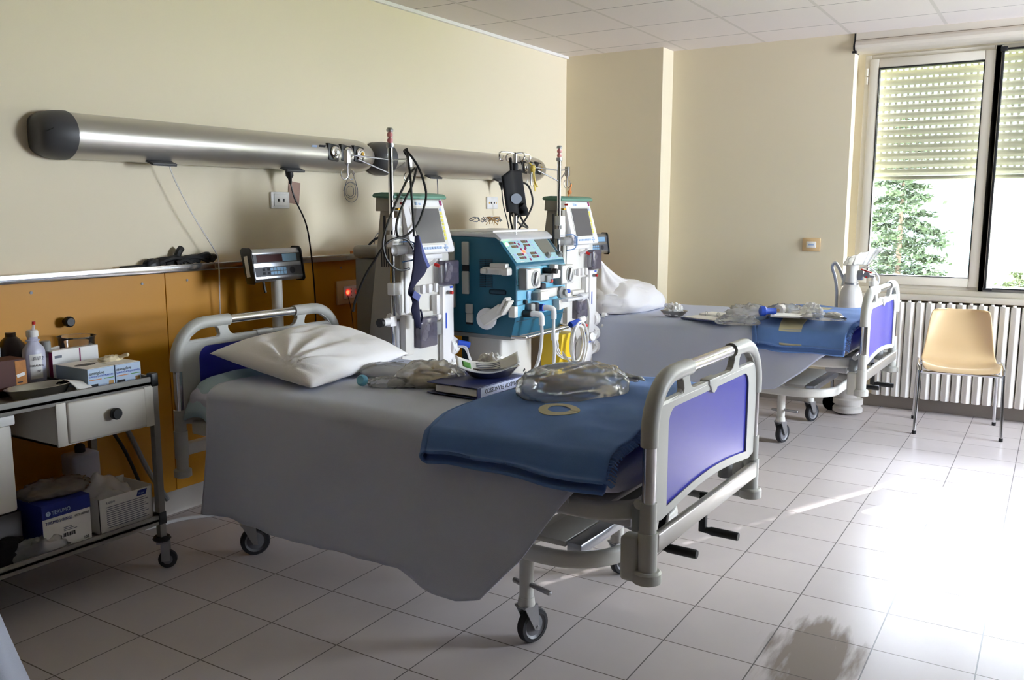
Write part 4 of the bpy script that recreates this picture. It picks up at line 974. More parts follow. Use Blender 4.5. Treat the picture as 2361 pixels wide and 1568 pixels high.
g = G(); g.box(.005, .05, .17, .39, .955, 1.005, .012); g.box(.0, .06, .155, .25, .945, .995, .008); q = g.out('syringe_bar', 'machine', t)
g = G(); g.lathe([(.033, 0), (.034, .02), (.018, .03), (.016, .045)], (.045, .385, .975), (1, 0, 0), 20); g.out('syringe_knob', 'machine_grey', q)
g = G(); g.cyl((.05, .42, .975), (.06, .47, .975), .012); g.out('knob_tip', 'blue_part', q)
g = G(); g.box(.0, .045, .15, .20, .948, .99, .006); g.out('bar_end', 'machine_grey', q)
g = G(); g.box(.004, .012, .10, .135, .955, 1.0, .003); g.box(.012, .014, .105, .12, .965, .985); g.out('small_display', 'display_blue', t)
g = G(); g.cyl((.0, .075, .945), (.02, .075, .945), .011); g.out('push_button', 'print_dark', t)
g = G(); g.prism([(.385, .93), (.50, .94), (.52, .885), (.39, .872)], 'x', .0, .045, .006); q = g.out('handle_block', 'machine', t)
g = G(); g.box(.03, .09, .41, .60, .918, .938, .008); g.lathe([(.022, 0), (.026, .02), (.020, .07)], (.06, .60, .925), (0, 1, .1), 18); g.out('filter_handle', 'milky', q)
g = G(); g.box(0, .04, .09, .135, .87, .935, .008); g.out('port_block', 'machine_grey', t)
g = G(); g.box(0, .045, .135, .17, .885, .935, .006); g.out('port_block', 'print_dark', t)
for k, (yy, zz, m_) in enumerate(((.075, .885, 'black'), (.205, .905, 'blue_part'))):
    g = G(); g.cyl((.0, yy, zz), (.05, yy, zz), .020, n=18); q = g.out('hose_coupling', m_, t)
    g = G(); g.tube([(.045, yy, zz), (.075, yy+.012, zz), (.094, yy+.022, zz-.008), (.097, yy+.025, zz-.035), (.097, yy+.025, zz-.06)], .0155, 12, sub=4); g.out('elbow', 'white_gloss', q)
    e = Vector((.097, yy+.025, zz-.055)); P = [e, e+Vector((.0, -.0, -.08)), e+Vector((-.01, -.02 if k == 0 else .03, -.2)), e+Vector((-.05, -.09 if k == 0 else .07, -.36)), e+Vector((-.10, -.05 if k == 0 else .08, -.6))]
    g = G(); g.tube([tuple(p) for p in P], .0092, 10); g.out('fluid_hose', 'tubing', q)
# left side of the box (faces the nearest bed)
for (xa, xb, za, zb) in ((-.338, -.293, 1.135, 1.258), (-.338, -.293, .977, 1.10), (-.425, -.385, 1.125, 1.255), (-.425, -.385, .90, 1.07)):
    g = G(); g.box(xa, xb, -.012, .004, za, zb, .006); g.out('side_slot', 'slot_white', t)
g = G(); g.box(-.315, -.27, -.014, .004, .875, .925, .006); g.box(-.312, -.268, -.014, .004, .825, .875, .006); g.out('side_socket', 'slot_white', t)
g = G(); g.box(-.336, -.295, -.006, .004, 1.102, 1.133); g.box(-.31, -.27, -.010, .004, .815, .826); g.out('slot_gap', 'print_dark', t)
g = G()
for r in range(16):
    for k in range(2): g.box(-.225+.042*k, -.188+.042*k, -.004, .002, 1.02+.0095*r, 1.0255+.0095*r)
g.out('side_vent', 'teal_dark', t)
g = G(); g.box(-.165, -.06, -.006, .004, .985, 1.01, .008); g.out('side_grip', 'teal_dark', t)
g = G(); g.box(-.185, -.025, -.045, 0, 1.092, 1.13, .006); g.box(-.19, -.15, -.055, -.005, 1.095, 1.122, .005); g.box(-.06, -.02, -.055, -.005, 1.09, 1.125, .006); g.box(-.14, -.04, -.04, .0, 1.11, 1.15, .006); q = g.out('bubble_clamp', 'machine', t)
g = G(); g.box(-.145, -.075, -.058, -.04, 1.095, 1.12, .006); g.out('clamp_window', 'clear', q)
g = G(); g.lathe([(.055, 0), (.058, .01), (.055, .022), (.04, .026)], (-.165, -.02, .855), (.1, -1, .1), 26); g.out('oval_disc', 'machine_white', t)
g = G(); g.obox((-.105, -.055, .885), (.8, 0, .5), (0, 1, 0), (-.5, 0, .8), .15, .05, .055, .008); g.obox((-.04, -.055, .935), (.5, 0, .8), (0, 1, 0), (-.8, 0, .5), .10, .055, .016, .004); g.obox((-.022, -.055, .925), (.5, 0, .8), (0, 1, 0), (-.8, 0, .5), .09, .055, .012, .004); g.box(-.03, .01, -.03, .005, .87, .93, .006); g.out('swing_holder', 'machine', t)
# underside rail, column, base
g = G(); g.box(-.50, -.03, .0, .53, .745, .768, .006); g.out('under_tray', 'machine_grey', t)
g = G(); g.tube([(-.03, .0, .765), (.02, .03, .762), (.035, .10, .762), (.035, .44, .766), (.025, .52, .768), (-.08, .57, .77), (-.2, .57, .77)], .011, 10); g.out('front_rail', 'chrome', t)
g = G(); g.box(-.36, -.135, .07, .40, .12, .752, .02, 4); g.out('column', 'machine', t)
g = G(); g.box(-.42, -.34, .1, .38, .58, .745, .01); g.out('filter_box', 'teal_dark', t)
g = G()
for k in range(4): g.obox((-.133, .315-.008*(k % 2), .47+.02*k), (0, 1, .6), (0, -.6, 1), (1, 0, 0), .02+.006*(k % 3), .012, .001)
g.out('peeling_label', 'print_dark', t)
g = G(); g.box(-.46, .02, .03, .46, .06, .12, .02); g.out('base', 'machine_grey', t)
for x in (-.42, -.02):
    for yy in (.07, .42):
        g = G(); g.lathe([(.03, -.012), (.032, 0), (.03, .012)], (x, yy, .032), (0, 1, 0), 18); g.cyl((x, yy, .032), (x, yy, .07), .01); g.out('caster', 'rubber', t)
# drip pole behind the panel
PX, PY = -.185, .29
g = G(); g.cyl((PX, PY, 1.29), (PX, PY, 1.735), .0115, n=14); pl = g.out('drip_pole', 'chrome', t)
g = G(); g.lathe([(.014, 0), (.017, .01), (.017, .05), (.014, .06)], (PX, PY, 1.62)); g.cyl((PX, PY+.01, 1.60), (PX+.02, PY+.04, 1.60), .008); g.out('pole_collar', 'print_dark', pl)
g = G()
for (a, L) in ((0, .15), (PI, .15), (PI/2+.3, .075), (-PI/2+.3, .075)):
    d = Vector((.5*math.cos(a+PI/2)*0+math.sin(a)*.9, math.cos(a), 0)); o = Vector((PX, PY, 1.73)); e = o+d*L
    g.tube([tuple(o), tuple(o+d*L*.5+Vector((0, 0, .004))), tuple(e), tuple(e+d*.012+Vector((0, 0, -.018))), tuple(e+Vector((0, 0, -.038))), tuple(e-d*.02+Vector((0, 0, -.04))), tuple(e-d*.03+Vector((0, 0, -.018)))], .0042, 6, sub=4)
g.out('bag_hook', 'chrome', pl)
PW = Vector((BX+PX, BY+PY, 0))
# things hanging on the poles
def strap(name, lab, cat, pts, wid, m, group=None):
    t = thing(name, lab, cat, (0, 0, 0), 0, group); g = G(); P = smooth_path(pts, False, 5)
    g.sweep(P, RR(wid, .004, .0015, 1), up=(1, 0, 0)); g.out('strap', m, t); return t, g
t, _ = strap('tourniquet', 'yellow rubber tourniquet knotted on the middle drip pole', 'tourniquet', [PW+Vector((.0, .15, 1.69)), PW+Vector((.02, .158, 1.66)), PW+Vector((.02, .17, 1.60)), PW+Vector((.02, .185, 1.53))], .013, 'yellow_rubber')
g = G(); g.blob(PW+Vector((.02, .158, 1.655)), (.013, .018, .02), amp=.2, flat=False); g.tube([PW+Vector((.02, .165, 1.65)), PW+Vector((.025, .175, 1.58)), PW+Vector((.025, .20, 1.555))], .005, 6); g.out('knot', 'yellow_rubber', t)
hx = Vector((.88-.066, 4.755+.226, 0))
t, _ = strap('tourniquet', 'orange rubber strip hanging from the hook of the far drip pole', 'tourniquet', [hx+Vector((.01, .04, 1.585)), hx+Vector((.01, .02, 1.545)), hx+Vector((.01, -.025, 1.46)), hx+Vector((.01, -.055, 1.39))], .014, 'orange_rubber')
g = G(); g.blob(hx+Vector((.01, .015, 1.535)), (.012, .018, .012), amp=.2, flat=False); g.out('knot', 'orange_rubber', t)
t = thing('pressure_cuff', 'black blood pressure cuff with a grey oval patch hanging on the middle drip pole', 'blood pressure cuff', tuple(PW+Vector((.03, -.075, 0))))
def cf(u, v):
    y = -.105+.19*u-.02*(1-v)+.06*(v-.5)*0; z = 1.60-.185*v+.055*u*(1-v)+.012*math.sin(u*5); x = .02*math.sin(u*PI)+.035*math.sin(u*6+1)*.4
    return Vector((x, y+.03*v+.02*u*v, z-.02*math.sin(u*3)*v))
g = G(); g.grid(cf, 20, 20); cu_ = g.out('cuff', 'black_cloth', t, solid=.014, ang=0)
g = G(); g.lathe([(.035, 0), (.034, .001)], (.042, -.03, 1.485), (1, -.25, 0), 24, sx=1.2, sy=.8); g.out('oval_patch', 'print_grey', cu_)
g = G(); g.tube([(.0, -.01, 1.60), (.0, -.015, 1.66), (.0, -.025, 1.70)], .009, 6); g.out('cuff_strap', 'black_cloth', t)
g = G(); g.tube([(.02, .055, 1.45), (.03, .075, 1.425), (.03, .07, 1.40)], .02, 10); g.out('cuff_roll', 'black_cloth', t)
A = PW
g = G()
g.tube([A+Vector((-.05, .06, 1.30)), A+Vector((-.03, .085, 1.40)), A+Vector((-.03, .11, 1.56)), A+Vector((-.03, .02, 1.55)), A+Vector((-.02, -.03, 1.44)), A+Vector((-.02, .06, 1.36)), A+Vector((-.02, .17, 1.325)), A+Vector((-.02, .12, 1.36)), A+Vector((-.01, .03, 1.42)), A+Vector((.0, -.05, 1.40))], .0055, 8, sub=7)
g.tube([A+Vector((-.05, .10, 1.30)), A+Vector((-.04, .20, 1.39)), A+Vector((-.04, .26, 1.47)), A+Vector((-.04, .21, 1.56)), A+Vector((-.04, .11, 1.575)), A+Vector((-.04, .04, 1.53)), A+Vector((-.03, -.005, 1.40)), A+Vector((-.02, .01, 1.31))], .0055, 8, sub=7)
tag(g.out('cuff_cable', 'black_cable'), 'loops of black cable hanging around the middle drip pole', 'cable')
t = thing('cable_tangle', 'tangle of brown and grey wires lying on top of the blue machine', 'wires', (BX-.36, BY+.28, 1.318)); rnd = random.Random(12)
for k in range(9):
    g = G(); c = Vector((rnd.uniform(-.02, .06), rnd.uniform(-.12, .12), .02)); r = .02+.03*rnd.random()
    g.tube([tuple(c+Vector((r*.6*math.sin(j*1.1+k), r*math.cos(j*1.3), .02+.028*abs(math.sin(j*.9+k))-(.018 if j in (0, 7) else 0)))) for j in range(8)], .0022, 5, sub=4); g.out('wire', ('wood', 'print_grey', 'zinc')[k % 3], t)
# near machine: black cable loops and the cuff hanging on them
O = Vector((.772, 3.30, 0)); hk = O+Vector((-.066, .226, 0))
g = G(); L = lambda *q: [tuple(O+Vector(p)) for p in q]
g.tube(L((-.052, .180, 1.718), (-.019, .188, 1.682), (.015, .206, 1.617), (.048, .209, 1.516), (.052, .190, 1.449), (.056, .138, 1.367), (.060, .072, 1.323), (.064, .003, 1.298), (.068, -.040, 1.307), (.058, -.037, 1.348), (.048, -.003, 1.404), (.038, .061, 1.479), (.028, .125, 1.542), (-.002, .196, 1.617), (-.032, .228, 1.632), (-.007, .158, 1.602), (.018, .059, 1.518), (.043, -.052, 1.412), (.068, -.132, 1.328), (.074, -.155, 1.263), (.080, -.143, 1.207), (.086, -.104, 1.166), (.092, -.052, 1.146), (.098, .006, 1.151)), .0058, 8, sub=5)
g.tube(L((-.052, .191, 1.723), (.028, .113, 1.583), (.048, .095, 1.492), (.078, .069, 1.358), (.088, .058, 1.301)), .0058, 8, sub=5)
g.tube(L((.098, .038, 1.244), (.088, .015, 1.280), (.078, -.022, 1.295), (.068, -.072, 1.291), (.058, -.122, 1.266), (.008, -.146, 1.188), (-.032, -.168, 1.114), (-.072, -.186, 1.012), (-.092, -.184, .953)), .0058, 8, sub=5)
g.tube(L((-.052, .180, 1.718), (-.072, .195, 1.712), (-.068, .212, 1.69), (-.052, .191, 1.705)), .0058, 8, sub=4)
tag(g.out('cuff_cable', 'black_cable'), 'loops of black cable hung over the drip hook of the near dialysis machine', 'cable')
t = thing('pressure_cuff', 'navy blue blood pressure cuff dangling in front of the near dialysis machine', 'blood pressure cuff', tuple(O+Vector((.085, 0, 0))))
def cf2(u, v):
    pts = [(.060, .074, 1.305), (.041, .122, 1.205), (.028, .150, 1.150), (.020, .125, 1.105), (.012, .070, 1.072), (.010, .036, 1.048), (.028, .066, 1.012), (.034, .075, .985), (.012, .075, .951), (.032, .077, .905), (.056, .076, .862)]
    s = v*(len(pts)-1); i = min(int(s), len(pts)-2); k = s-i; a, b = pts[i], pts[i+1]
    y0 = a[0]+(b[0]-a[0])*k; y1 = a[1]+(b[1]-a[1])*k; z = a[2]+(b[2]-a[2])*k
    zz = z+(.03*(u-.5) if .12 < v < .55 else 0)
    return Vector((.006+.014*math.sin(u*PI)+.008*math.sin(v*9), y0+(y1-y0)*u, zz))
g = G(); g.grid(cf2, 14, 44); c_ = g.out('cuff', 'navy_cloth', t, solid=.008, ang=0)
g = G(); g.sweep(smooth_path([(.016, .074, 1.30), (.026, .088, 1.24), (.028, .112, 1.19), (.022, .146, 1.15)]), RR(.022, .003, .001, 1), up=(1, 0, 0)); g.obox((.026, .040, 1.018), (0, 1, -.55), (0, .55, 1), (1, 0, 0), .055, .034, .003); g.out('cuff_lining', 'navy_lining', c_)
g = G(); g.tube([(.02, .078, .95), (.025, .084, .91), (.02, .078, .88), (.02, .07, .855)], .005, 6); g.out('cuff_strap', 'navy_cloth', t)
# looped clear tubing on the rail of the blue machine and on the far machine
t = thing('tubing_set', 'coils of clear white tubing hanging from the rail between the blue and far white machines', 'tubing')
R_ = Vector((BX+.03, BY+.50, .77))
g = G()
for k, (r, dz) in enumerate(((.085, -.105), (.095, -.12), (.105, -.11))):
    g.tube([tuple(R_+Vector((.03+.012*k, .10+r*.9*math.cos(a)-.03, dz+r*1.25*math.sin(a)))) for a in [PI/2+2*PI*j/10 for j in range(10)]], .0062, 8, closed=True, sub=4)
g.tube([tuple(R_+Vector(p)) for p in ((.03, .16, .16), (.04, .19, .13), (.04, .21, .02), (.03, .20, -.1), (.03, .12, -.22), (.02, .02, -.21), (-.02, -.06, -.1), (-.02, -.06, -.02))], .0062, 8)
g.out('tube_coil', 'tubing', t)
g = G(); g.cyl(R_+Vector((.01, .03, .005)), R_+Vector((.03, .10, .02)), .018); g.out('connector', 'blue_part', t)
g = G(); g.lathe([(.012, 0), (.020, .01), (.018, .05)], R_+Vector((.03, .09, .02)), (.3, 1, .3)); g.out('connector', 'white_gloss', t)
g = G(); g.cyl(R_+Vector((.04, .13, .0)), R_+Vector((.05, .16, -.01)), .008); g.out('connector_tip', 'red', t)
g = G(); g.box(R_.x-.03, R_.x+.0, R_.y-.13, R_.y-.085, .70, .745, .006)
for k in range(3): g.tube([(R_.x-.015, R_.y-.12+.015*k, .70), (R_.x-.01, R_.y-.10+.02*k, .63), (R_.x, R_.y-.02+.02*k, .585), (R_.x+.01, R_.y+.08, .58)], .005, 6)
g.out('manifold', 'tubing', t)
t = thing('tubing_set', 'thin white tubes with a yellow clip looping beside the far dialysis machine', 'tubing')
Q = Vector((.93, 5.25, 0)); g = G()
for pts in (((0, 0, .73), (.03, .05, .70), (.03, .055, .62), (.02, .02, .55), (.01, -.01, .50)), ((0, 0, .66), (.04, .06, .62), (.05, .07, .52), (.04, .06, .42), (.03, .02, .43)), ((0, -.01, .6), (.03, .03, .56), (.04, .05, .46), (.03, .09, .40), (.02, .04, .38))): g.tube([tuple(Q+Vector(p)) for p in pts], .0045, 6)
g.out('tube', 'tubing', t)
for z in (.735, .66):
    g = G(); g.obox(Q+Vector((.02, .035, z)), (1, .3, 0), (0, 1, -.2), (0, .2, 1), .03, .07, .022, .007); g.obox(Q+Vector((.02, .075, z-.015)), (1, .3, 0), (0, 1, -.9), (0, .9, 1), .012, .04, .010, .003); g.out('tube_clip', 'white_gloss', t)
g = G(); g.obox(Q+Vector((.045, .055, .545)), (0, 1, .3), (1, 0, 0), (0, 0, 1), .05, .012, .016, .004); g.out('tube_clip', 'amber', t)
g = G()
for k, pts in enumerate((((.06, .44, .72), (.10, .47, .71), (.11, .48, .66), (.10, .55, .52), (.09, .57, .45)), ((.06, .44, .71), (.08, .49, .70), (.10, .53, .60), (.08, .60, .46)))): g.tube(L(*pts), .0055, 6)
g.tube(L((.05, .42, .62), (.08, .46, .58), (.09, .49, .50), (.08, .49, .42)), .006, 6)
t = thing('tubing_set', 'two white wands with a blue tip on tubes beside the near dialysis machine', 'tubing'); g.out('tube', 'tubing', t)
g = G(); g.cyl(*L((.06, .45, .735), (.10, .50, .72)), .017); g.out('wand_tip', 'blue_part', t)
g = G(); g.obox(O+Vector((.10, .52, .61)), (0, 1, 0), (1, 0, 0), (0, 0, 1), .07, .03, .035, .01); g.out('wand_grip', 'tubing', t)
# yellow sharps bin
t = thing('waste_bin', 'yellow plastic waste bin hanging below the rail of the blue machine', 'bin', (1.03, 4.40, 0))
g = G(); g.prism([(-.045, .73), (-.03, .44), (-.015, .425), (.06, .425), (.075, .44), (.11, .73)], 'y', -.06, .09, .012); g.out('bin_body', 'yellow_bin', t, ang=30)
g = G(); g.tube([(-.01, .015, .72), (-.01, .015, .743), (.05, .015, .743), (.05, .015, .72)], .005, 6, sub=0); g.out('bin_hanger', 'zinc', t)
g = G(); g.cyl((1.06, 4.62, .02), (1.06, 4.62, .77), .012); g.cyl((1.06, 4.62, 0), (1.06, 4.62, .03), .10, .09, 24)
tag(g.out('floor_stand', 'chrome'), 'slim chrome stand rising between the yellow bin and the far white machine', 'stand')
# ------------------------------------------------------------------ instrument trolley
TX0, TX1, TY0, TY1 = .075, .525, .95, 2.145
t = thing('instrument_trolley', 'grey two shelf instrument trolley with a white drawer, standing by the yellow panel', 'trolley', (TX0, TY0, 0))
W, Lg = TX1-TX0, TY1-TY0
g = G(); g.box(0, W, 0, Lg, .755, .765); g.box(W-.012, W, 0, Lg, .742, .785, .003); g.box(0, .012, 0, Lg, .742, .785, .003); g.box(.012, W-.012, Lg-.012, Lg, .742, .785, .003); g.box(.012, W-.012, 0, .012, .742, .785, .003); g.out('top_shelf', 'trolley', t)
g = G(); g.box(0, W, 0, Lg, .20, .21); g.box(W-.012, W, 0, Lg, .185, .225, .003); g.box(0, .012, 0, Lg, .185, .225, .003); g.box(.012, W-.012, Lg-.012, Lg, .185, .225, .003); g.out('lower_shelf', 'trolley', t)
for x in (.012, W-.012):
    for y in (.012, Lg-.006):
        g = G(); g.box(x-.014, x+.014, y-.014, y+.014, .125, .795, .003); lg = g.out('corner_post', 'trolley', t)
        g = G(); g.box(x-.016, x+.016, y-.016, y+.016, .745, .798, .004); g.out('corner_cap', 'black', lg)
        g = G(); g.box(x-.016, x+.016, y-.017, y+.017, .185, .235, .003); g.out('corner_bracket', 'black', lg)
        g = G(); g.lathe([(.03, 0), (.036, .008), (.03, .018)], (x, y, .115), n=20); g.out('bumper_ring', 'black', lg)
        g = G(); d = Vector((.7, .7, 0)) if x > .2 else Vector((-.5, .8, 0)); d.normalize(); nn = Vector((-d.y, d.x, 0)); c = Vector((x, y, .036))+d*.018
        g.obox(Vector((x, y, .108))+d*.004, d, nn, (0, 0, 1), .05, .036, .012, .003)
        for s in (-1, 1): g.obox(c+nn*s*.016+Vector((-.004, -.004, .033)), d, nn, (0, 0, 1), .034, .003, .078, .001)
        g.out('fork', 'zinc', lg)
        g = G(); g.lathe([(.026, -.012), (.036, -.009), (.036, .009), (.026, .012)], c, nn, 24); g.out('wheel', 'rubber', lg)
        g = G(); g.lathe([(.012, -.0145), (.02, -.012), (.02, .012), (.012, .0145)], c, nn, 18); g.out('wheel_hub', 'wheel_grey', lg)
yd0, yd1 = 1.735-TY0, 2.13-TY0
g = G(); g.box(.06, W-.006, yd0, yd0+.008, .592, .75); g.box(.06, W-.006, yd1-.008, yd1, .592, .75); g.box(.06, W-.006, yd0, yd1, .592, .60); g.box(.06, .068, yd0, yd1, .592, .75); g.box(W-.010, W+.002, yd0, yd0+.038, .592, .75, .002); g.box(W-.010, W+.002, yd1-.038, yd1, .592, .75, .002); g.out('drawer_housing', 'trolley_white', t)
g = G(); g.box(W-.012, W+.008, yd0+.040, yd1-.040, .598, .747, .006, 3); g.box(.08, W-.012, yd0+.045, yd1-.045, .605, .70); dr = g.out('drawer', 'trolley_white', t)
g = G(); g.lathe([(.012, 0), (.012, .012), (.0215, .014), (.022, .028), (.018, .033)], (W+.008, (yd0+yd1)/2+.015, .678), (1, 0, 0), 20); g.out('knob', 'black', dr)
ZT = .766
# things on the trolley top
def carton(name, lab, cat, x0, x1, y0, y1, z0, h, m, rz=0., group=None, bev=.002):
    t = thing(name, lab, cat, ((x0+x1)/2, (y0+y1)/2, z0), rz, group); w, d = (x1-x0)/2, (y1-y0)/2
    g = G(); g.box(-w, w, -d, d, 0, h, bev); g.out('carton', m, t, smooth=False); return t, w, d
def facebits(t, w, side, items):
    """printed bits on the +x face; items: (kind, ...)"""
    for it in items:
        if it[0] == 'r':
            _, m, ya, yb, za, zb, nm = it; g = G(); g.box(w-.0005, w+.0008, ya, yb, za, zb); g.out(nm, m, t, smooth=False)
        else:
            _, m, s, ya, za, wide, shear, al = it[1:]+(0,)*0 if False else it; text(it[1], it[3], (w+.0009, it[4], it[5]), (0, 1, 0), (0, 0, 1), it[2], t, 'lettering', 'LEFT', it[6], it[7])
GB = []
def glove_box(lab, x0, x1, y0, y1):
    t, w, d = carton('glove_box', lab, 'glove box', x0, x1, y0, y1, ZT, .078, 'box_side', 0, 'glove boxes on the trolley')
    g = G(); g.box(w-.001, w+.0006, -d+.001, d-.001, .002, .076); g.out('printed_front', 'box_blue', t, smooth=False)
    g = G(); g.box(-w+.001, w-.001, -d+.001, d-.001, .0775, .0787); g.out('printed_top', 'white', t, smooth=False)
    text('sanmaglove', .017, (w+.0009, -d+.004, .055), (0, 1, 0), (0, 0, 1), 'print_dark', t, 'lettering', 'LEFT', .8, .3)
    text('GUANTI IN LATTICE MONOUSO', .0095, (w+.0009, -d+.004, .044), (0, 1, 0), (0, 0, 1), 'blue_part', t, 'lettering', 'LEFT', .72)
    for m, ya, yb, za, zb in (('orange_rubber', .005, .055, .034, .037), ('green_print', .065, .105, .034, .037), ('key_blue', .045, .075, .012, .015)):
        g = G(); g.box(w, w+.001, -d+ya, -d+yb, za, zb); g.out('print_line', m, t, smooth=False)
    g = G(); g.box(w, w+.0012, -d+.005, -d+.04, .008, .019); g.out('print_patch', 'print_dark', t, smooth=False)
    g = G(); g.box(w, w+.001, d-.026, d-.006, .004, .024); g.out('hand_picture', 'wood', t, smooth=False)
    return t, w, d
t, w, d = glove_box('pale blue glove box with an empty oval opening, next to the gauze packet', .275, .475, 1.895, 2.005)
g = G(); g.lathe([(.036, 0), (.035, .0014)], (.0, .0, .0783), n=24, sx=.6, sy=1.2); g.out('opening', 'black', t)
t, w, d = glove_box('pale blue glove box with a latex glove poking out, at the trolley corner', .275, .475, 2.008, 2.118)
g = G(); g.blob((-.01, .0, .078), (.03, .045, .016), amp=.35, seed=3); g.tube([(.0, .02, .085), (.03, .04, .098), (.04, .045, .10)], .007, 8); g.tube([(.0, .03, .085), (.015, .055, .095), (.02, .06, .092)], .007, 8); g.out('glove', 'latex', t, ang=0)
t, w, d = carton('medicine_box', 'white flat box with a purple stripe standing behind the glove boxes', 'box', .20, .232, 1.905, 2.105, ZT, .125, 'paper', .06)
facebits(t, w, 0, [('r', 'purple', .02-.005, .02+.0, .003, .122, 'stripe'), ('r', 'print_grey', -.09, -.06, .095, .105, 'print_patch')])
g = G(); g.box(-w+.001, w-.001, -d-.0008, -d+.001, .002, .12); g.out('side_print', 'purple', t, smooth=False)
t = thing('beaker', 'clear glass beaker on the trolley in front of the yellow panel', 'beaker', (.155, 2.06, ZT))
g = G(); g.lathe([(.0, .004), (.062, .004), (.066, .012), (.067, .145), (.071, .158), (.073, .160), (.070, .160), (.064, .147), (.063, .014), (.0, .009)], (0, 0, 0), n=32, caps=False); g.out('glass_body', 'glass_film', t, ang=0)
g = G(); g.lathe([(.0725, .1575), (.0740, .160), (.0700, .161), (.0695, .159)], n=32, caps=False); g.out('rim', 'bag_clear', t)
t = thing('plastic_bottle', 'translucent plastic bottle with handwritten label and red nozzle tip', 'bottle', (.245, 1.832, .79))
g = G(); g.lathe([(.0, 0), (.038, 0), (.040, .006), (.040, .11), (.036, .125), (.022, .142), (.0185, .15), (.024, .152), (.024, .156), (.018, .157), (.018, .168)], sx=.7, sy=1.05, n=28); g.out('bottle_body', 'bottle', t)
g = G(); g.lathe([(.0205, .168), (.021, .17), (.021, .188), (.018, .192)], n=22); g.out('cap', 'white', t)
g = G(); g.cyl((0, .004, .19), (.004, .006, .214), .006, .004, 12); g.out('nozzle', 'milky', t)
g = G(); g.cyl((.004, .006, .213), (.005, .0065, .224), .0062, n=12); g.out('nozzle_tip', 'red', t)
g = G(); g.grid(lambda u, v: Vector((.7*.0408*math.cos(-.75+1.1*u), 1.05*.0408*math.sin(-.75+1.1*u), .012+.092*v)), 12, 4); lb = g.out('label_sheet', 'paper', t, ang=0)
r_ = Vector((.25, .97, 0))
text('3/1/12', .019, (.0295, -.024, .083), (.22, 1, 0), (0, 0, 1), 'print_dark', lb, 'handwriting', 'LEFT', .8, .2)
text('BRAUNOL', .011, (.0295, -.026, .058), (.22, 1, 0), (0, 0, 1), 'print_dark', lb, 'handwriting', 'LEFT', .8, .2)
text('10/', .013, (.030, -.010, .036), (.2, 1, 0), (0, 0, 1), 'print_dark', lb, 'handwriting', 'LEFT', .8, .2)
t = thing('dark_bottle', 'dark brown bottle mostly hidden behind the translucent plastic bottle', 'bottle', (.155, 1.80, .79)); g = G(); g.lathe([(.0, 0), (.05, 0), (.052, .01), (.052, .125), (.03, .155), (.018, .165), (.018, .18)], n=24); g.out('bottle_body', 'bottle_dark', t)
t = thing('small_bottle', 'small grey capped bottle beside the translucent plastic bottle', 'bottle', (.20, 1.905, .766)); g = G(); g.lathe([(.0, 0), (.017, 0), (.018, .004), (.018, .13), (.012, .135)], n=18); g.out('bottle_body', 'milky', t)
g = G(); g.lathe([(.019, .10), (.019, .158), (.016, .162)], n=18); g.out('cap', 'machine_grey', t)
for k, (y, x, h, rz, lab) in enumerate(((1.955, .17, .13, .5, 'grey printed card leaning behind the glove boxes, beside the beaker'), (1.94, .205, .12, .35, 'darker grey printed card leaning against the small grey bottle'))):
    t, w, d = carton('printed_card', lab, 'card', x-.004, x+.004, y-.035, y+.035, ZT, h, ('trolley_white', 'machine_grey')[k], rz, None, .001)
    facebits(t, w, 0, [('r', 'print_grey', -.025, .02, h*.8-.01*j, h*.8-.01*j+.003, 'print_line') for j in range(4)])
t, w, d = carton('medicine_box', 'dark brown box with an orange picture at the left end of the trolley', 'box', .245, .345, 1.60, 1.745, .79, .108, 'brown_box', 0)
facebits(t, w, 0, [('r', 'orange_pic', .032, .0715, .003, .102, 'picture')])
g = G(); g.box(w, w+.0015, .036, .055, .022, .026); g.out('print_line', 'print_dark', t, smooth=False)
g = G(); g.obox((w+.001, .05, .05), (0, 1, .25), (0, -.25, 1), (1, 0, 0), .03, .012, .001); g.out('print_patch', 'paper', t, smooth=False)
t, w, d = carton('tan_box', 'tall tan box with a black dot behind the brown box at the left edge', 'box', .15, .22, 1.53, 1.652, .79, .20, 'tan', 0)
g = G(); g.cyl((w-.001, .03, .165), (w+.001, .03, .165), .018); g.out('dot', 'black', t)
t, w, d = carton('grey_box', 'low grey box behind the translucent bottle on the trolley', 'box', .13, .19, 1.66, 1.742, .79, .135, 'machine_grey', 0)
t = thing('tray', 'dark metal tray carrying the bottles on the trolley', 'tray', (.215, 1.72, ZT)); g = G(); g.box(-.115, .115, -.26, .165, 0, .006, .002); g.box(.108, .115, -.26, .165, 0, .030, .002); g.box(-.115, -.108, -.26, .165, 0, .03, .002); g.box(-.108, .108, .158, .165, 0, .03, .002); g.box(-.115, .115, -.26, .165, .018, .023); g.out('tray_body', 'bottle_dark', t)
t = thing('kidney_dish', 'shiny steel kidney dish at the front of the trolley top', 'dish', (.415, 1.745, ZT))
g = G(); g.lathe([(.0, .004), (.05, .002), (.058, .004), (.07, .036), (.074, .038), (.071, .040), (.066, .036), (.055, .008), (.0, .007)], n=36, sx=.9, sy=1.65, caps=False); g.out('dish_body', 'steel', t)
t = thing('gauze_packet', 'crumpled white paper gauze packet between the steel dish and a glove box', 'packet', (.435, 1.862, ZT), .2)
g = G(); g.grid(lambda u, v: Vector((-.05+.10*u+.01*v, -.03+.06*v, .012+.034*abs(math.sin(u*2.6+.5))*(1-.4*v)+.006*n3(u*6, v*6))), 14, 10); g.out('wrapper', 'paper', t, solid=.002, ang=0)
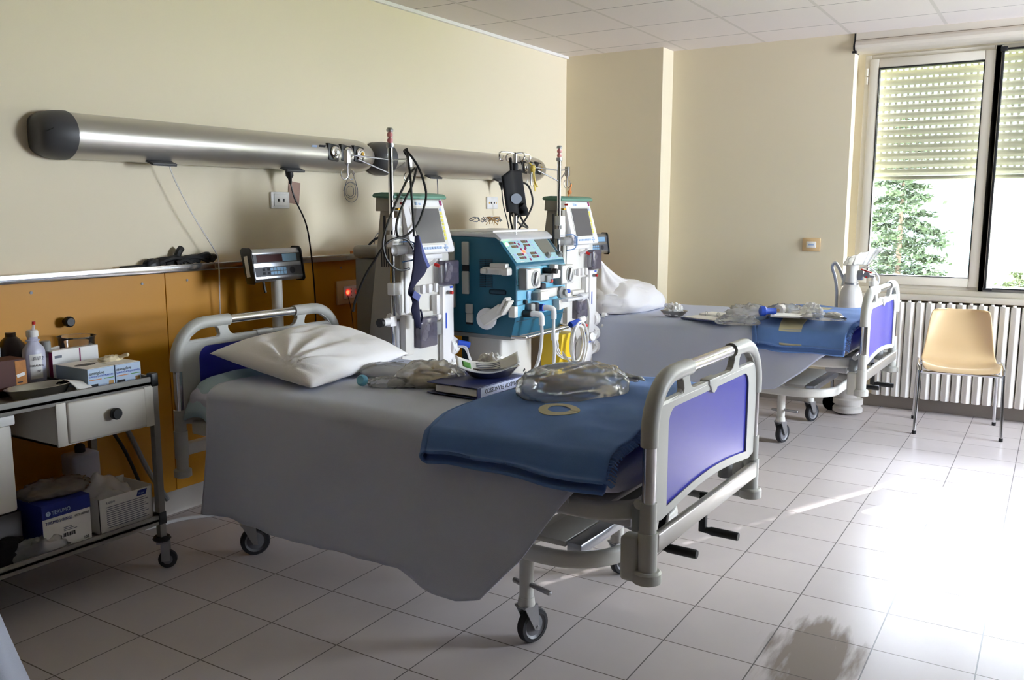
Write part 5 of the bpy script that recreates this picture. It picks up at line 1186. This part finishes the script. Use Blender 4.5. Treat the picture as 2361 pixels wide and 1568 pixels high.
# lower shelf
ZL = .211
t, w, d = carton('syringe_box', 'white and navy box of syringes on the lower trolley shelf', 'box', .33, .505, 1.668, 1.85, ZL, .178, 'white', .0)
g = G(); g.box(-w-.0006, w+.0008, -d-.0008, d+.0008, .128, .1785); g.out('navy_band', 'box_navy', t, smooth=False)
g = G(); g.box(-w-.0006, w-.001, -d-.0008, -d+.001, .0, .13); g.out('navy_side', 'box_navy', t, smooth=False)
g = G(); g.lathe([(.009, 0), (.009, .0008)], (w+.0008, -d+.022, .146), (1, 0, 0), 18); g.out('emblem', 'key_blue', t)
text('T', .012, (w+.0018, -d+.018, .1415), (0, 1, 0), (0, 0, 1), 'box_navy', t)
text('TERUMO', .021, (w+.0012, -d+.034, .139), (0, 1, 0), (0, 0, 1), 'key_blue', t, 'lettering', 'LEFT', .85)
text('TERUMO SYRINGE', .0155, (w+.0009, -d+.010, .106), (0, 1, 0), (0, 0, 1), 'box_navy', t, 'lettering', 'LEFT', .78); text('WITH NEEDLE', .011, (w+.0009, .028, .108), (0, 1, 0), (0, 0, 1), 'print_grey', t, 'lettering', 'LEFT', .8)
text('100', .016, (w+.0009, d-.033, .014), (0, 1, 0), (0, 0, 1), 'print_dark', t, 'lettering', 'LEFT', .85)
for k in range(16):
    g = G(); y = -.02+.003*k+.0006*(k % 3); g.box(w, w+.0009, y, y+.0012+.0006*(k % 2), .044, .058); g.out('barcode_bar', 'print_dark', t, smooth=False)
for k in range(3):
    g = G(); g.box(w, w+.0009, -.015, .035-.01*k, .066+.006*k, .068+.006*k); g.out('print_line', 'print_grey', t, smooth=False)
t = thing('supply_box', 'open white carton with small blue print on the lower shelf by the trolley corner', 'box', (.405, 2.005, ZL)); w, d = .09, .115
g = G(); g.box(-w, w, -d, d, 0, .004); g.box(w-.003, w, -d, d, 0, .135); g.box(-w, -w+.003, -d, d, 0, .15); g.box(-w, w, -d, -d+.003, 0, .14); g.box(-w, w, d-.003, d, 0, .14); g.out('carton', 'white', t, smooth=False)
text('RAPIDO', .013, (w+.0008, -.085, .112), (0, 1, 0), (0, 0, 1), 'print_grey', t, 'lettering', 'LEFT', .8)
g = G(); g.prism([(.045, .108), (.085, .108), (.092, .13), (.052, .13)], 'x', w, w+.0012); g.out('blue_flag', 'box_navy', t, smooth=False)
text('25 mm', .011, (w+.0016, .053, .114), (0, 1, 0), (0, 0, 1), 'key_blue', t, 'lettering', 'LEFT', .8)
for k in range(11):
    g = G(); g.box(w, w+.0009, -.085, .095-.01*(k % 3), .018+.008*k, .0205+.008*k); g.out('print_line', 'print_grey', t, smooth=False)
g = G(); g.grid(lambda u, v: Vector((-.08+.15*u, -.10+.17*v, .125+.035*math.sin(u*4+v*3)*n3(u*3, v*3)+.05*math.sin(v*2.5)*(1-u)-.02*u)), 18, 18); g.out('plastic_liner', 'milky', t, solid=.001, ang=0)
t = thing('supply_bag', 'crumpled grey plastic bag lying on the syringe box', 'bag', (.40, 1.76, .392)); g = G(); g.blob((-.02, .03, 0), (.085, .13, .035), amp=.25, seed=8); g.out('bag_body', 'bag_milky', t, ang=0)
t = thing('plastic_canister', 'white plastic canister at the back of the lower trolley shelf', 'canister', (.14, 2.05, ZL)); g = G(); g.box(-.045, .045, -.06, .06, 0, .235, .012, 3); g.out('canister_body', 'bottle', t); g = G(); g.lathe([(.02, .233), (.02, .26), (.012, .268)]); g.out('cap', 'print_dark', t)
t = thing('waste_container', 'pale plastic container with an open flap at the left end of the lower shelf', 'container', (.30, 1.50, ZL+.17)); g = G(); g.prism([(-.11, 0), (.15, 0), (.15, .31), (-.11, .31)], 'y', -.12, .12, .012); g.out('container_body', 'trolley_white', t); g = G(); g.box(-.12, .16, -.128, .128, .31, .345, .006); g.out('lid', 'white', t)
g = G(); g.box(-.115, .155, -.125, .125, -.17, -.0, .004); g.out('carrier', 'bottle_dark', t)
t = thing('dark_bag', 'dark bag in the shadow at the left end of the lower shelf', 'bag', (.455, 1.53, ZL)); g = G(); g.blob((.0, 0, 0), (.05, .13, .07), amp=.2, seed=14); g.out('bag_body', 'black_cloth', t, ang=0)
t = thing('plastic_bag', 'thin clear plastic bag crumpled in front of the syringe box', 'bag', (.495, 1.655, ZL+.0)); g = G(); g.blob((.0, 0, 0), (.02, .11, .055), amp=.3, seed=15, rot=-.05); g.out('bag_body', 'bag_milky', t, ang=0)
# grey hoses against the panel behind the trolley
g = G(); g.tube([(.05, 2.25, .72), (.045, 2.30, .55), (.05, 2.36, .40), (.06, 2.42, .25), (.07, 2.5, .10)], .012, 8); tag(g.out('wall_hose', 'machine_grey'), 'grey hose slanting down the yellow panel behind the trolley', 'hose')
g = G(); g.tube([(.05, 2.19, .72), (.05, 2.24, .52), (.05, 2.30, .40), (.055, 2.34, .3), (.06, 2.40, .12)], .008, 8); tag(g.out('wall_hose', 'black'), 'thin dark hose slanting down the yellow panel behind the trolley', 'hose')
g = G(); g.tube([(.10, 2.35, .012), (.13, 2.52, .012), (.22, 2.68, .012), (.20, 2.95, .012), (.10, 3.3, .012)], .009, 8); tag(g.out('floor_hose', 'tubing'), 'white hose lying on the floor under the head of the nearest bed', 'hose')
g = G(); g.tube([(.16, 2.62, .008), (.24, 2.72, .008), (.30, 2.85, .008), (.24, 3.1, .008)], .006, 8); tag(g.out('floor_cable', 'black_cable'), 'black cable curling on the floor beside the white hose', 'cable')
# white cloth hanging at the lower left corner
t = thing('white_cloth', 'white cloth hanging to the floor at the lower left corner of the picture', 'cloth', (1.10, 1.02, 0))
def clo(u, v):
    a = 2*PI*u; r = .20+.27*v**1.3+.02*math.sin(a*9)*v; return Vector((r*math.cos(a)*1.0, r*math.sin(a)*.45, .60-.60*v-.0*u))
g = G(); g.grid(clo, 72, 20, True); g.box(-.19, .19, -.085, .085, .585, .605, .01); g.out('cloth', 'sheet', t, solid=.004, ang=0)

# ------------------------------------------------------------------ things on the nearest bed
ZB = .752
t = thing('saline_bag', 'clear saline bag with dark print lying against the pillow', 'fluid bag', (1.16, 2.79, ZB), .35)
g = G(); g.blob((0, 0, 0), (.135, .085, .038), amp=.10, freq=2.5, seed=2, pw=.7, nu=44); b = g.out('bag_body', 'bag_clear', t, ang=0)
g = G(); g.blob((0, 0, .003), (.115, .07, .024), amp=.05, freq=2, seed=4, pw=.7); g.out('fluid', 'milky', t, ang=0)
for k in range(4):
    g = G(); g.obox((-.04+.03*k, -.02+.012*k, .0525), (1, .3, 0), (-.3, 1, 0), (0, 0, 1), .022, .006, .0006); g.out('print_mark', 'print_dark', b)
g = G(); g.box(.13, .25, -.02, .03, .0, .006, .002); g.out('paper_strip', 'paper', t)
t = thing('tubing_packet', 'clear packet with a blue green cap next to the saline bag', 'packet', (1.30, 2.60, ZB), .4)
g = G(); g.blob((.02, 0, 0), (.085, .045, .028), amp=.3, seed=6); g.out('packet_film', 'bag_clear', t, ang=0)
g = G(); g.lathe([(.018, 0), (.022, .006), (.022, .02), (.016, .028)], (-.075, -.025, .022), (-.3, -1, .3), 18); g.out('cap', 'teal_lit', t)
g = G(); g.blob((.05, .0, .002), (.04, .03, .022), amp=.1, seed=2); g.out('content', 'milky', t, ang=0)
t = thing('syringe_packet', 'flat white packet with red print beside the pillow corner', 'packet', (1.27, 2.92, ZB), .2)
g = G(); g.box(-.10, .10, -.03, .03, 0, .010, .003); g.out('sleeve', 'paper', t)
g = G(); g.box(.03, .09, -.012, .0, .0098, .0108); g.out('print_patch', 'orange_rubber', t)
g = G(); g.box(-.02, .09, -.026, -.015, .0098, .0108); g.out('print_patch', 'key_blue', t)
t = thing('glove_packet', 'crumpled clear bag with tan latex gloves in the middle of the nearest bed', 'bag', (1.43, 2.72, ZB), .5)
g = G(); g.blob((0, 0, 0), (.135, .095, .072), amp=.20, freq=1.7, seed=9, nu=96, nv=44); g.out('bag_film', 'bag_milky', t, ang=0)
g = G(); g.blob((.0, -.01, .004), (.10, .055, .032), amp=.25, seed=5); g.tube([(-.06, -.02, .05), (.0, -.03, .065), (.07, -.01, .05)], .010, 8); g.tube([(-.05, .0, .055), (.01, -.01, .07), (.08, .01, .05)], .009, 8); g.out('gloves', 'latex', t, ang=0)
t = thing('steel_dish', 'oval steel dish holding torn packets on the nearest bed', 'dish', (1.665, 2.79, ZB+.042), .75)
g = G(); g.lathe([(.0, .003), (.055, .001), (.062, .004), (.088, .040), (.092, .041), (.089, .044), (.083, .040), (.058, .008), (.0, .006)], n=36, sx=1.25, sy=.72, caps=False); g.out('dish_body', 'steel', t)
t = thing('printed_packet', 'white printed packet with a green square lying in the steel dish', 'packet', (1.665, 2.765, ZB+.054), .75)
g = G(); g.grid(lambda u, v: Vector((-.12+.24*u, -.045+.05*v, .012+.035*v+.03*(2*u-1)**2+.02*max(0, u-.6))), 20, 6); pk = g.out('wrapper', 'paper', t, solid=.002, ang=0)
def pkp(u, v): return Vector((-.12+.24*u, -.045+.05*v-.0012, .012+.035*v+.03*(2*u-1)**2+.02*max(0, u-.6)+.0012))
g = G(); g.grid(lambda u, v: pkp(.10+.13*u, .25+.5*v), 5, 4); g.out('green_square', 'green_print', pk, solid=.0012, ang=0)
for k in range(5):
    g = G(); g.grid(lambda u, v: pkp(.32+.38*u, .18+.15*k+.05*v), 12, 2); g.out('print_line', 'print_grey', pk, solid=.0008, ang=0)
t = thing('crumpled_tissue', 'crumpled white tissue standing up in the steel dish', 'tissue', (1.65, 2.815, ZB+.05), .3)
g = G(); g.blob((0, 0, .01), (.055, .035, .05), amp=.45, freq=2.2, seed=21); g.out('tissue', 'paper', t, ang=25)
t = thing('binder', 'dark blue ring binder with a lettered spine, under the steel dish', 'binder', (1.675, 2.70, ZB-.002), 0)
ax = Vector((.03, 1, 0)).normalized(); ay = Vector((-1, .03, 0)).normalized()
c = Vector((.045, .04, .021))
g = G(); g.obox(c-Vector((0, 0, .019))+ay*.09, ax, ay, (0, 0, 1), .31, .23, .003, .001); g.obox(c+Vector((0, 0, .019))+ay*.09, ax, ay, (0, 0, 1), .31, .23, .003, .001); g.obox(c-ay*.026, ax, ay, (0, 0, 1), .31, .004, .040, .001); cv = g.out('cover', 'binder_blue', t, smooth=False)
g = G(); g.obox(c+ay*.075, ax, ay, (0, 0, 1), .295, .19, .026, .002); g.out('pages', 'paper', t, smooth=False)
g = G(); g.obox(c-ay*.0285, ax, ay, (0, 0, 1), .27, .0012, .034); sl = g.out('spine_label', 'spine_label', t, smooth=False)
text('MARCIA FRANCESCO', .024, c-ay*.0295+ax*.10+Vector((0, 0, .009)), -ax, (0, 0, -1), 'print_dark', sl, 'lettering', 'LEFT', .9)
t = thing('tubing_bag', 'big puffed clear bag of coiled tubing on the blue blanket', 'bag', (2.07, 2.705, .79), 1.08)
g = G(); g.blob((0, 0, 0), (.205, .125, .085), amp=.10, freq=1.6, seed=31, nu=110, nv=44, pw=.75); bgm = g.out('bag_film', 'bag_soft', t, ang=0)
g = G(); g.grid(lambda u, v: Vector((.17+.09*u, (-.05+.10*v)*(1+.5*u), .05-.02*u+.012*math.sin(v*14)+.006*n3(u*9, v*9))), 10, 20); g.out('sealed_end', 'bag_milky', t, solid=.0015, ang=0)
rnd = random.Random(3)
for k, m_ in enumerate(('tubing', 'latex', 'tubing', 'tan', 'milky', 'latex')):
    g = G(); r = .035+.012*(k % 3); cx, cy = rnd.uniform(-.08, .08), rnd.uniform(-.03, .03)
    g.tube([(cx+r*1.7*math.cos(j*.9), cy+r*math.sin(j*.9), .022+.010*k+.006*math.sin(j*2)) for j in range(9)], .006, 8, sub=4); g.out('coiled_tube', m_, t)
g = G(); g.blob((.05, .01, .012), (.07, .04, .03), amp=.2, seed=4); g.blob((-.06, .02, .012), (.05, .035, .026), amp=.2, seed=5); g.out('folded_lines', 'pillow', t, ang=0)
# ------------------------------------------------------------------ things on the far bed
ZF = .745
t = thing('steel_bowl', 'small steel bowl with crumpled paper on the far bed beside the pillow', 'bowl', (1.40, 5.36, ZF), .2)
g = G(); g.lathe([(.0, .003), (.04, .001), (.05, .006), (.075, .035), (.078, .038), (.072, .036), (.047, .010), (.0, .007)], n=30, sx=1.15, sy=.8, caps=False); g.out('bowl_body', 'steel', t)
t = thing('crumpled_tissue', 'crumpled white paper filling the small steel bowl on the far bed', 'tissue', (1.395, 5.36, ZF+.012), .2)
g = G(); g.blob((0, 0, 0), (.06, .045, .055), amp=.35, freq=2.4, seed=41); g.out('tissue', 'paper', t, ang=25)
t = thing('clipboard', 'open binder with white pages lying on the far bed by the bowl', 'binder', (1.66, 5.36, ZF-.002), -.28)
g = G(); g.box(-.16, .16, -.12, .21, 0, .006, .002); g.out('cover', 'binder_blue', t)
g = G(); g.box(-.15, .155, -.10, .05, .006, .012, .002); g.box(-.15, .155, .06, .20, .006, .022, .003); g.out('pages', 'paper', t)
g = G()
for k in range(3): g.tube([(-.09+.09*k, .045, .010), (-.09+.09*k, .045, .035), (-.09+.09*k, .065, .035), (-.09+.09*k, .065, .02)], .0022, 6, sub=3)
g.out('ring', 'zinc', t); g = G(); g.box(-.15, .155, .052, .058, .006, .011); g.out('spine', 'print_dark', t)
def packet(lab, x, y, z, rz, size, m, seed, amp=.3, extra=None):
    t = thing('plastic_packet', lab, 'packet', (x, y, z), rz, 'clear packets on the far bed'); g = G(); g.blob((0, 0, 0), size, amp=amp, freq=2.4, seed=seed, nu=48, nv=24); g.out('packet_film', 'bag_'+m, t, ang=0); return t
t = packet('largest crumpled clear packet on the far bed, overlapping the open binder', 1.86, 5.42, ZF, .3, (.13, .13, .075), 'milky', 51)
t = packet('flat clear packet in front of the largest packet on the far bed', 1.87, 5.20, ZF, .2, (.12, .07, .045), 'clear', 52)
t = packet('twisted clear packet around a white roll on the far bed', 2.07, 5.52, .782, .5, (.12, .06, .05), 'milky', 53, .4)
g = G(); g.lathe([(.008, 0), (.032, 0), (.034, .004), (.034, .075), (.030, .078)], (-.06, -.06, .034), (.6, .8, 0), 24); g.out('bandage_roll', 'white', t)
g = G(); g.cyl((-.061, -.0613, .034), (-.0605, -.0605, .034), .010); g.out('roll_core', 'tan', t)
t = packet('glossy clear packet with a white cap at the foot of the far blanket', 2.33, 5.35, .788, .1, (.12, .07, .03), 'clear', 54)
g = G(); g.blob((.06, .01, .012), (.05, .035, .025), amp=.3, seed=3); g.out('content', 'white', t, ang=0)
t = thing('blue_cap_part', 'dark blue capped connector beside the white roll on the far bed', 'connector', (1.97, 5.30, .788), .3)
g = G(); g.lathe([(.018, 0), (.030, .006), (.032, .03), (.020, .045), (.018, .10)], (0, 0, .032), (.9, .3, 0), 20); g.out('cap_body', 'blue_part', t)
t = thing('crumpled_tissue', 'crumpled white wrapping standing on the blanket of the far bed', 'tissue', (2.23, 5.50, .787), .2)
g = G(); g.blob((0, 0, 0), (.065, .045, .06), amp=.3, freq=2.2, seed=61); g.out('tissue', 'paper', t, ang=25)
t = thing('paper_sheets', 'stack of cream paper sheets lying on the far blanket behind the roll', 'papers', (2.13, 5.38, .789), .25)
g = G(); g.box(-.11, .11, -.08, .08, 0, .012, .002); g.box(-.09, .13, -.12, .05, .012, .015, .001); g.out('sheet', 'paper', t, smooth=False)
# ------------------------------------------------------------------ oxygen cylinder
t = thing('oxygen_cylinder', 'worn white oxygen cylinder on a wheeled stand between the far bed and window', 'oxygen cylinder', (2.275, 6.44, 0))
g = G(); g.lathe([(.0, .10), (.068, .10), (.079, .12), (.079, .79), (.077, .82), (.066, .875), (.044, .915), (.036, .925)], n=30); g.out('tank', 'oxygen', t)
g = G(); g.lathe([(.040, .925), (.044, .935), (.042, 1.045), (.038, 1.05)], n=26); g.out('valve_guard', 'machine', t)
g = G(); g.lathe([(.040, .905), (.045, .91), (.045, .925), (.038, .93)], n=22); g.out('neck_ring', 'zinc', t)
g = G(); g.tube([(-.10, .05, .10), (-.105, .04, .5), (-.10, .03, .82), (-.115, .02, .95), (-.135, .0, 1.03), (-.115, -.01, 1.06), (-.09, -.01, 1.03), (-.062, -.01, .97), (-.05, -.01, .93)], .0115, 10); g.out('carry_handle', 'alu_bright', t)
g = G(); g.obox((-.05, -.012, .945), (1, 0, 0), (0, 1, 0), (.2, 0, 1), .02, .02, .09, .006); g.out('handle_clamp', 'machine', t)
g = G(); g.lathe([(.082, 0), (.10, .01), (.10, .035), (.085, .05), (.085, .06), (.10, .065), (.10, .10), (.078, .11)], (.02, 0, .01), n=28); g.out('base_ring', 'oxygen', t)
g = G()
for s in (-1, 1):
    g.lathe([(.055, -.012), (.06, 0), (.055, .012)], (-.10, .03+.0*s, .06), (0, 1, 0), 20)
g.out('stand_wheel', 'rubber', t)
g = G(); g.box(.035, .075, -.02, .02, .945, 1.015, .006); g.cyl((.06, 0, .98), (.15, -.02, .975), .010); g.lathe([(.022, 0), (.022, .016)], (.10, -.02, .985), (0, -1, 0), 16); g.out('regulator', 'zinc', t)
g = G(); g.cyl((.06, -.01, 1.02), (.13, -.02, 1.0), .006); g.cyl((.10, -.03, .97), (.10, -.04, .97), .006); g.out('gauge_part', 'red', t)
g = G(); g.lathe([(.0, 0), (.026, 0), (.027, .005), (.027, .10), (.022, .11)], (.145, -.02, .81), n=20); g.out('humidifier_jar', 'glass_film', t)
g = G(); g.lathe([(.028, .0), (.029, .03), (.014, .04), (.012, .06)], (.145, -.02, .91), n=20); g.out('jar_lid', 'machine', t)
g = G(); g.tube([(.05, .0, 1.03), (.10, -.02, 1.04), (.15, -.02, 1.01), (.18, -.02, .96), (.17, -.02, .91)], .006, 8); g.out('oxygen_tube', 'tubing', t)
def cov(u, v):
    a = 2*PI*u; k = v; x = .085*math.cos(a)*(1-.35*k)+.12*k*(.5+.5*math.cos(a)); y = .06*math.sin(a)*(1-.3*k); z = 1.05+.05*k+.075*k*(.5+.5*math.cos(a))+.012*n3(math.cos(a)*3, math.sin(a)*3, k*4)
    s = 1+.12*math.sin(a*11+k*4); return Vector((x*s*.9+.02, y*s, z))
g = G(); g.grid(cov, 60, 14, True); g.out('plastic_cover', 'bag_milky', t, solid=.0015, ang=0)
# ------------------------------------------------------------------ chair
t = thing('chair', 'tan plastic shell chair with chrome legs in front of the radiator', 'chair', (2.985, 6.36, 0), math.radians(8.2))
def shell(u, v):
    # v: 0 front lip .. 1 top of back
    prof = [(-.235, .405), (-.225, .428), (-.18, .430), (-.05, .418), (.06, .415), (.13, .435), (.175, .49), (.20, .58), (.222, .68), (.235, .75), (.236, .768)]
    s = v*(len(prof)-1); i = min(int(s), len(prof)-2); k = s-i
    def cr(j): return Vector(prof[max(0, min(len(prof)-1, j))])
    p0, p1, p2, p3 = cr(i-1), cr(i), cr(i+1), cr(i+2)
    q = .5*((2*p1)+(p2-p0)*k+(2*p0-5*p1+4*p2-p3)*k*k+(3*p1-p0-3*p2+p3)*k**3)
    hw = .225 if v < .5 else .225-.065*((v-.5)/.5)**1.1
    a = 2*u-1; rc = 1
    if v > .90: rc = 1-.16*((v-.90)/.10)**2.2
    if v < .10: rc = 1-.10*((.10-v)/.10)**2
    x = a*hw*rc; e = abs(a)**3
    fs = max(0., min(1., (.62-v)/.35)); fs = fs*fs*(3-2*fs); z = q.y+.035*e*fs-(0 if v > .15 else .02*e*(.15-v)/.15); y = q.x-.06*e*(1-fs)*min(1, max(0, (v-.35)/.5))-(.02*e if v < .1 else 0)*0
    return Vector((x, y, z))
g = G(); g.grid(shell, 30, 44); g.out('seat_shell', 'chair_shell', t, solid=.010, sub=1, ang=0)
g = G()
for s in (-1, 1):
    g.tube([(s*.235, -.21, .395), (s*.20, -.215, .400), (-s*.0, -.215, .402)], .010, 10, sub=3); g.tube([(s*.235, .17, .395), (s*.15, .165, .400), (0, .165, .402)], .010, 10, sub=3)
    g.tube([(s*.238, -.215, .40), (s*.246, -.10, .44), (s*.246, .08, .44), (s*.24, .17, .40)], .010, 10, sub=4)
g.out('seat_frame', 'chrome', t)
for s in (-1, 1):
    for (y0, y1, z) in ((-.215, -.262, .41), (.172, .195, .41)):
        g = G(); g.cyl((s*.238, y0, z), (s*.246, y1, .016), .0105, n=14); l = g.out('leg', 'chrome', t)
        g = G(); g.cyl((s*.246, y1, .0), (s*.246, y1, .022), .0125, n=14); g.out('foot_cap', 'black', l)
